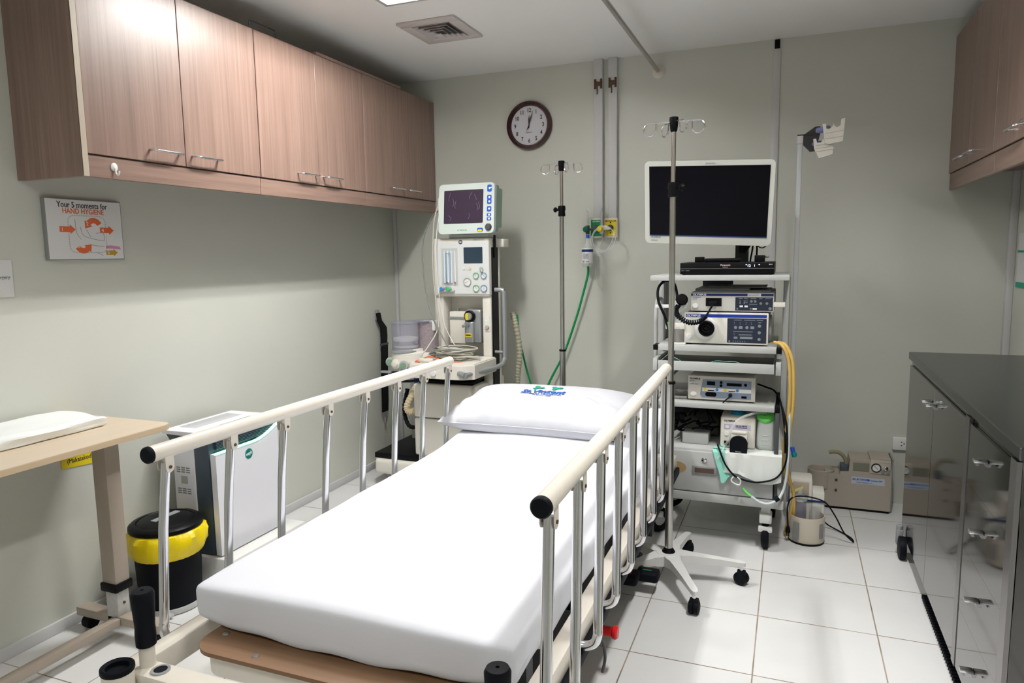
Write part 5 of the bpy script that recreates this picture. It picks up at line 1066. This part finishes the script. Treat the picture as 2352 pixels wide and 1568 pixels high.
# power adapter and cable tangle
tag(obj('adapter_box', MB().box(2.015, 2.135, -.80, -.70, .453, .502, .004), GREYM), 'grey adapter box on the bottom cabinet left of the pump', 'box')
rr = random.Random(11)
for k in range(7):
    pts = [(1.93+rr.uniform(0, .04), -.80+rr.uniform(-.03, .1), .46+k*.012)]
    for i in range(6): pts.append((1.95+i*.04+rr.uniform(-.02, .02), -.70+rr.uniform(-.08, .12), .47+.012*k+rr.uniform(0, .06)))
    tag(obj('power_cable', MB().tube(pts, .0045, 8, sm=6), RUBBER), 'black power cable in the tangle left of the pump', 'cable', 'black power cables tangled on the bottom cabinet')
for a, b, lab in (((1.92, -.60, .78), (2.0, -.5, .83), 'short'),):
    tag(obj('hanging_cable', MB().tube([(1.90, -.62, .70), (1.95, -.6, .76), (2.0, -.56, .80), (2.06, -.5, .81)], .006, 8, sm=6), RUBBER), 'black cable rising behind the drawer tray to the left', 'cable')
tag(obj('hanging_cable', MB().tube([(2.34, -.6, .72), (2.38, -.62, .71), (2.42, -.66, .70), (2.45, -.75, .66), (2.47, -.82, .55), (2.475, -.86, .46)], .0042, 8, sm=6), RUBBER), 'black cable leaving the electrosurgical unit to the right', 'cable')
tag(obj('hanging_cable', MB().tube([(2.10, -.5, .64), (2.06, -.55, .57), (2.01, -.6, .50), (1.98, -.65, .48)], .005, 8, sm=6), RUBBER), 'black cable slanting down below the lower shelf', 'cable')
tag(obj('cloth_bag', MB().rgrid(2.00, 2.17, -.66, -.46, .455, .55, .03, 12, 12, 8, lambda p, u, v, w_: p+Vector((0, 0, noise.noise(p*18)*.03))), mat('olive_cloth', (.12, .13, .11), .8)), 'dark folded cover behind the adapter box', 'cover')
# scope hanger
t = thing('scope_hanger', 'tall grey pole with two ivory hooks at trolley right side', 'hanger', (2.495, -.45, .1))
obj('pole', MB().box(2.484, 2.506, -.462, -.438, .10, 1.895, .004), mat('light_grey_enamel', (.50, .52, .53), .4), t)
obj('pole_cap', MB().box(2.481, 2.509, -.465, -.435, 1.855, 1.893, .004), TRIMM, t)
obj('arm_bracket', MB().prism([(.0, .0), (.05, .035), (.072, .035), (.072, -.0), (.055, -.075), (.03, -.078), (.0, -.045)], (2.509, -.46, 1.895), X_, Z_, (0, .022, 0)).box(2.482, 2.58, -.464, -.436, 1.892, 1.898, .001), mat('smoky_bracket', (.03, .03, .032), .4), t)
obj('arm', MB().cyl((2.570, -.455, 1.910), (2.615, -.50, 1.910), .014), mat('periwinkle', (.20, .22, .45), .35), t); obj('arm', MB().cyl((2.550, -.45, 1.850), (2.588, -.475, 1.850), .011), mat('periwinkle2', (.12, .14, .40), .35), t)
def hookshape(x, y, z, s_, n2):
    A = Vector((.92, .38, 0)) if False else Vector((1, -.12, .05)).normalized()
    poly = [(-.040, .032), (-.028, .032), (-.026, .012), (-.014, .010), (-.003, .018), (0, .030), (.004, .018), (.014, .012), (.026, .016), (.028, .042), (.042, .044), (.040, .008), (.036, -.045), (-.012, -.050), (-.030, -.045), (-.036, .0)]
    if n2: poly = [(-.040, .030), (-.030, .030), (-.026, .014), (-.012, .014), (-.008, .024), (.012, .026), (.030, .022), (.030, -.035), (-.018, -.045), (-.036, -.006)]
    mb = MB().prism([(a*s_, b*s_) for a, b in poly], (x, y, z), A, Z_, (0, .022, 0))
    for k in range(2 if not n2 else 3): mb.prism([(-.030*s_, .001), (.034*s_, .004), (.034*s_, 0), (-.030*s_, -.003)], (x, y-.004, z-.004-k*.022*s_ if not n2 else z+.008-k*.014), A, Z_, (0, .006, 0))
    return mb
obj('hook', hookshape(2.634, -.52, 1.896, 1.14, 0), BEIGE2, t); obj('hook', hookshape(2.600, -.49, 1.836, 1.22, 1), BEIGE2, t)
# white clip on the post & scope bracket
obj('clip', MB().box(2.405, 2.455, -.80, -.76, 1.105, 1.128, .004), BEIGE2, tr_)
# ================================================================== FLOOR SUCTION UNITS
t = thing('suction_unit', 'beige suction machine with gauge on the floor against back wall', 'suction machine', (2.83, -.13, 0))
SB = mat('suction_beige', (.42, .37, .31), .45)
obj('body', MB().prism([(2.675, .012), (2.985, .012), (2.985, .205), (2.980, .285), (2.885, .285), (2.885, .272), (2.79, .272), (2.785, .205), (2.745, .200), (2.745, .185), (2.675, .185)], (0, -.185, 0), X_, Z_, (0, .16, 0)), SB, t)
obj('side_panel', MB().box(2.985, 2.992, -.175, -.03, .012, .285), GREY2, t)
obj('recess', MB().box(2.805, 2.880, -.188, -.184, .215, .258, .001, 1), mat('recess_green', (.20, .20, .15), .6), t)
obj('front_plate', MB().box(2.885, 2.978, -.190, -.184, .208, .280, .002), mat('suction_plate', (.52, .47, .38), .45), t)
g = obj('gauge', MB().lathe((2.912, -.190, .240), [(.023, 0), (.023, .006), (.019, .006), (.019, .003)], (0, -1, 0), n=30, cap=False), BLACK, t)
obj('dial', MB().cyl((2.912, -.189, .240), (2.912, -.193, .240), .019, n=24), WHITE, g); obj('needle', MB().prism([(-.001, -.01), (.001, -.01), (.001, .014), (-.001, .014)], (2.912, -.1932, .240), (.7, 0, .7), (-.7, 0, .7), (0, -.0005, 0)), INK, g)
obj('knob', MB().lathe((2.956, -.190, .242), [(.010, 0), (.010, .01), (.005, .012)], (0, -1, 0), n=18), CHROME, t)
for x in (2.943, 2.967): obj('switch', MB().box(x-.008, x+.008, -.196, -.189, .213, .234, .002), GREY2, t)
obj('lettering', MB().text('SUCTION UNIT', .007, (2.928, -.1905, .266), X_, Z_), INKG, t)
mb = MB(); facebox(mb, 2.800, 2.955, .145, .182, -.185, .001); lb = obj('name_label', mb, mat('pale_blue_label', (.50, .54, .60), .5), t)
obj('lettering', MB().text('BLUE CROSS', .013, (2.805, -.1865, .165), X_, Z_, bold=.0004).text('Emergency 5000', .010, (2.890, -.1865, .165), X_, Z_, bold=.0002, sx=.8).text('CAREER MEDICAL CO.', .008, (2.82, -.1865, .151), X_, Z_).lathe((2.880, -.186, .169), [(.006, 0), (.006, .001)], (0, -1, 0), n=14), INKB, lb)
mb = MB()
for z in (.10, .155): mb.box(2.722, 2.734, -.1865, -.184, z-.007, z+.007)
obj('slots', mb, DGREY, t)
obj('foot_strip', MB().box(2.68, 2.98, -.183, -.04, 0, .013), BLACK, t)
obj('holder_ring', MB().lathe((2.655, -.13, .10), [(.062, 0), (.066, .004), (.066, .095), (.062, .098), (.058, .092), (.057, .004)], n=36, sy=1.0), SB, t)
obj('blue_fitting', MB().box(2.745, 2.785, -.17, -.12, .200, .238, .004), TEALD, t)
obj('inlet_hose', MB().tube([(2.775, -.145, .235), (2.768, -.145, .265), (2.745, -.145, .290), (2.715, -.145, .296), (2.690, -.145, .290)], .010, 12, sm=8), mat('olive_hose', (.28, .25, .15), .5), t)
t = thing('suction_unit', 'small cream suction machine with jar in front of trolley wheel', 'suction machine', (2.58, -.68, 0))
obj('body', MB().box(2.50, 2.60, -.62, -.50, .01, .275, .01, 2).box(2.60, 2.655, -.62, -.50, .01, .215, .008, 2), BEIGE2, t)
obj('face_plate', MB().box(2.515, 2.585, -.628, -.618, .20, .262, .003), BEIGE, t)
obj('blue_line', MB().box(2.53, 2.658, -.626, -.618, .170, .178), NAVY, t)
obj('jar_holder', MB().lathe((2.578, -.68, .006), [(.078, 0), (.079, .01), (.079, .115), (.0775, .122), (.074, .122), (.073, .012)], n=44, sy=.95), mat('holder_cream', (.60, .54, .44), .4), t)
mb = MB().prism(rrect(-.015, .015, -.042, .042, .006), (2.532, -.747, .065), Vector((.84, -.54, 0)), Z_, Vector((-.54, -.84, 0))*.004); mb.prism(rrect(-.011, .011, -.035, .035, .005), (2.638, -.728, .068), Vector((.7, .7, 0)), Z_, Vector((.7, -.7, 0))*.004)
obj('window', mb, GREY2, t)
obj('base', MB().lathe((2.578, -.68, 0), [(.079, 0), (.080, .008)], n=40), BLACK, t)
obj('jar', MB().lathe((2.545, -.68, .02), [(.030, 0), (.030, .17), (.024, .175)], n=28), SMOKE, t); obj('jar_lid', MB().lathe((2.545, -.68, .192), [(.033, 0), (.033, .015), (.02, .02), (.012, .028), (.010, .05)], n=24), GREYM, t)
obj('jar', MB().lathe((2.615, -.66, .02), [(.026, 0), (.026, .15)], n=24), CLEAR, t)
pcd = obj('power_cord', MB().tube([(2.497, -.735, .075), (2.492, -.73, .16), (2.505, -.72, .205), (2.54, -.72, .222), (2.60, -.72, .222), (2.655, -.71, .20), (2.70, -.68, .13), (2.74, -.66, .05), (2.78, -.65, .008), (2.775, -.60, .006), (2.73, -.53, .006), (2.68, -.50, .02), (2.655, -.52, .05)], .0034, 8, sm=10), RUBBER, t, label='black power cord curling on the floor')
obj('plug', MB().lathe((2.497, -.735, .045), [(.008, 0), (.011, .006), (.010, .02), (.005, .034)], n=14).cyl((2.493, -.735, .03), (2.493, -.735, .046), .0018, n=6).cyl((2.501, -.735, .03), (2.501, -.735, .046), .0018, n=6), RUBBER, pcd)
tag(obj('yellow_tape', MB().prism([(-.03, -.015), (-.02, -.006), (.028, .018), (.026, .006), (-.024, -.024)], (2.53, -.72, .255), X_, Z_, (0, .003, 0)), mat('tape_yellow', (.60, .52, .20), .5)), 'yellow tape flag on the small suction machine', 'tape')
t = thing('wall_outlet', 'white electrical wall outlet on back wall beside steel cabinet', 'outlet', (3.04, 0, .33))
obj('plate', MB().box(3.003, 3.088, -.020, 0, .298, .366, .004), WHITE, t)
mb = MB()
for x, z in ((3.044, .343), (3.044, .324), (3.056, .334)): mb.box(x-.003, x+.003, -.0206, -.0195, z-.003, z+.003)
obj('sockets', mb, INK, t)
# ================================================================== STEEL CABINET (right)
t = thing('steel_cabinet', 'long polished stainless steel cabinet on casters along right wall', 'cabinet', (3.2, -1.4, 0))
sx0, sx1, sya, syb = 2.984, 3.45, -2.245, -.615
obj('countertop', MB().box(sx0-.010, sx1+.01, sya-.02, syb+.012, .868, .90, .003, 1), INOXT, t)
obj('body', MB().box(sx0+.004, sx1, sya, syb, .075, .868, .001, 1), INOX, t)
# doors: two doors then post then drawer bank
def door_st(y0, y1, hy0, hy1):
    d = obj('door', MB().box(sx0-.006, sx0+.003, y0, y1, .085, .845, .0015, 1), INOX, t)
    cup(d, hy0, hy1, .787)
def cup(parent, y0, y1, z):
    ym = (y0+y1)/2
    mb = MB().box(sx0-.040, sx0-.006, ym-.012, ym+.012, z-.003, z+.006, .003).prism([(-.037, -.003), (-.030, -.003), (-.026, -.010), (-.033, -.011)], (sx0, ym-.010, z), X_, Z_, (0, .020, 0))
    mb.prism([(-.014, -.003), (-.006, -.003), (-.006, -.013), (-.011, -.012)], (sx0, ym-.010, z), X_, Z_, (0, .020, 0))
    obj('handle', mb, CHROME, parent)
door_st(-1.212, -.630, -1.19, -1.15); door_st(-1.722, -1.214, -1.27, -1.23)
obj('post', MB().box(sx0-.008, sx0+.003, -1.768, -1.724, .08, .86), POSTM, t)
for k, (z0, z1, hz) in enumerate(((.668, .845, .787), (.471, .6675, .59), (.277, .4705, .395), (.085, .2765, .19))):
    d = obj('drawer', MB().box(sx0-.006, sx0+.003, -2.190, -1.770, z0, z1), INOX, t); cup(d, -2.02-.02*k*0, -1.95, hz)
obj('post', MB().box(sx0-.008, sx0+.003, -2.243, -2.192, .08, .86), POSTM, t)
for x, y in ((3.05, -.675), (3.40, -.68), (3.05, -2.19), (3.40, -2.19)):
    mb = MB().lathe((x-.014, y, .036), [(.024, 0), (.035, .003), (.036, .008), (.036, .020), (.035, .025), (.024, .028)], X_, n=26); mb.m(1).box(x-.018, x+.018, y-.014, y+.014, .055, .078, .003)
    obj('caster', mb, [RUBBER, CHROME], t)
mb = MB().lathe((2.950, -.76, .05), [(.032, 0), (.049, .003), (.050, .010), (.050, .022), (.049, .028), (.032, .031)], X_, n=30); mb.m(1).box(2.945, 2.972, -.735, -.705, .05, .12, .004).lathe((2.958, -.72, .118), [(.014, 0), (.014, .018), (.008, .022)], n=16)
obj('caster', mb, [RUBBER, GREY2], t, label='outrigger caster with brake')
t = thing('rubber_grid', 'black ribbed rubber grid lying under the steel cabinet edge', 'mat', (3.0, -1.6, 0))
mb = MB().box(2.992, 3.05, -1.92, -1.15, .0, .012)
for k in range(38): mb.box(2.982, 3.05, -1.915+k*.020, -1.905+k*.020, .012, .030, .002, 1)
obj('ribs', mb, RUBBER, t)
# small things at right border
t = thing('small_notice', 'small white and green notice on the right wall at the picture edge', 'notice', (ROOM_X, -.1, 1.3))
obj('sheet', MB().box(ROOM_X-.006, ROOM_X, -.36, -.085, 1.18, 1.42), PAPER, t); obj('border', MB().box(ROOM_X-.008, ROOM_X-.006, -.36, -.085, 1.165, 1.19).box(ROOM_X-.008, ROOM_X-.006, -.36, -.085, 1.33, 1.34), INKT, t)
tag(obj('plastic_tray', MB().box(3.10, 3.22, -1.98, -1.86, .901, .922, .004).box(3.11, 3.21, -1.97, -1.87, .922, .926), CLEAR), 'clear plastic tray on the steel counter near the picture edge', 'tray')
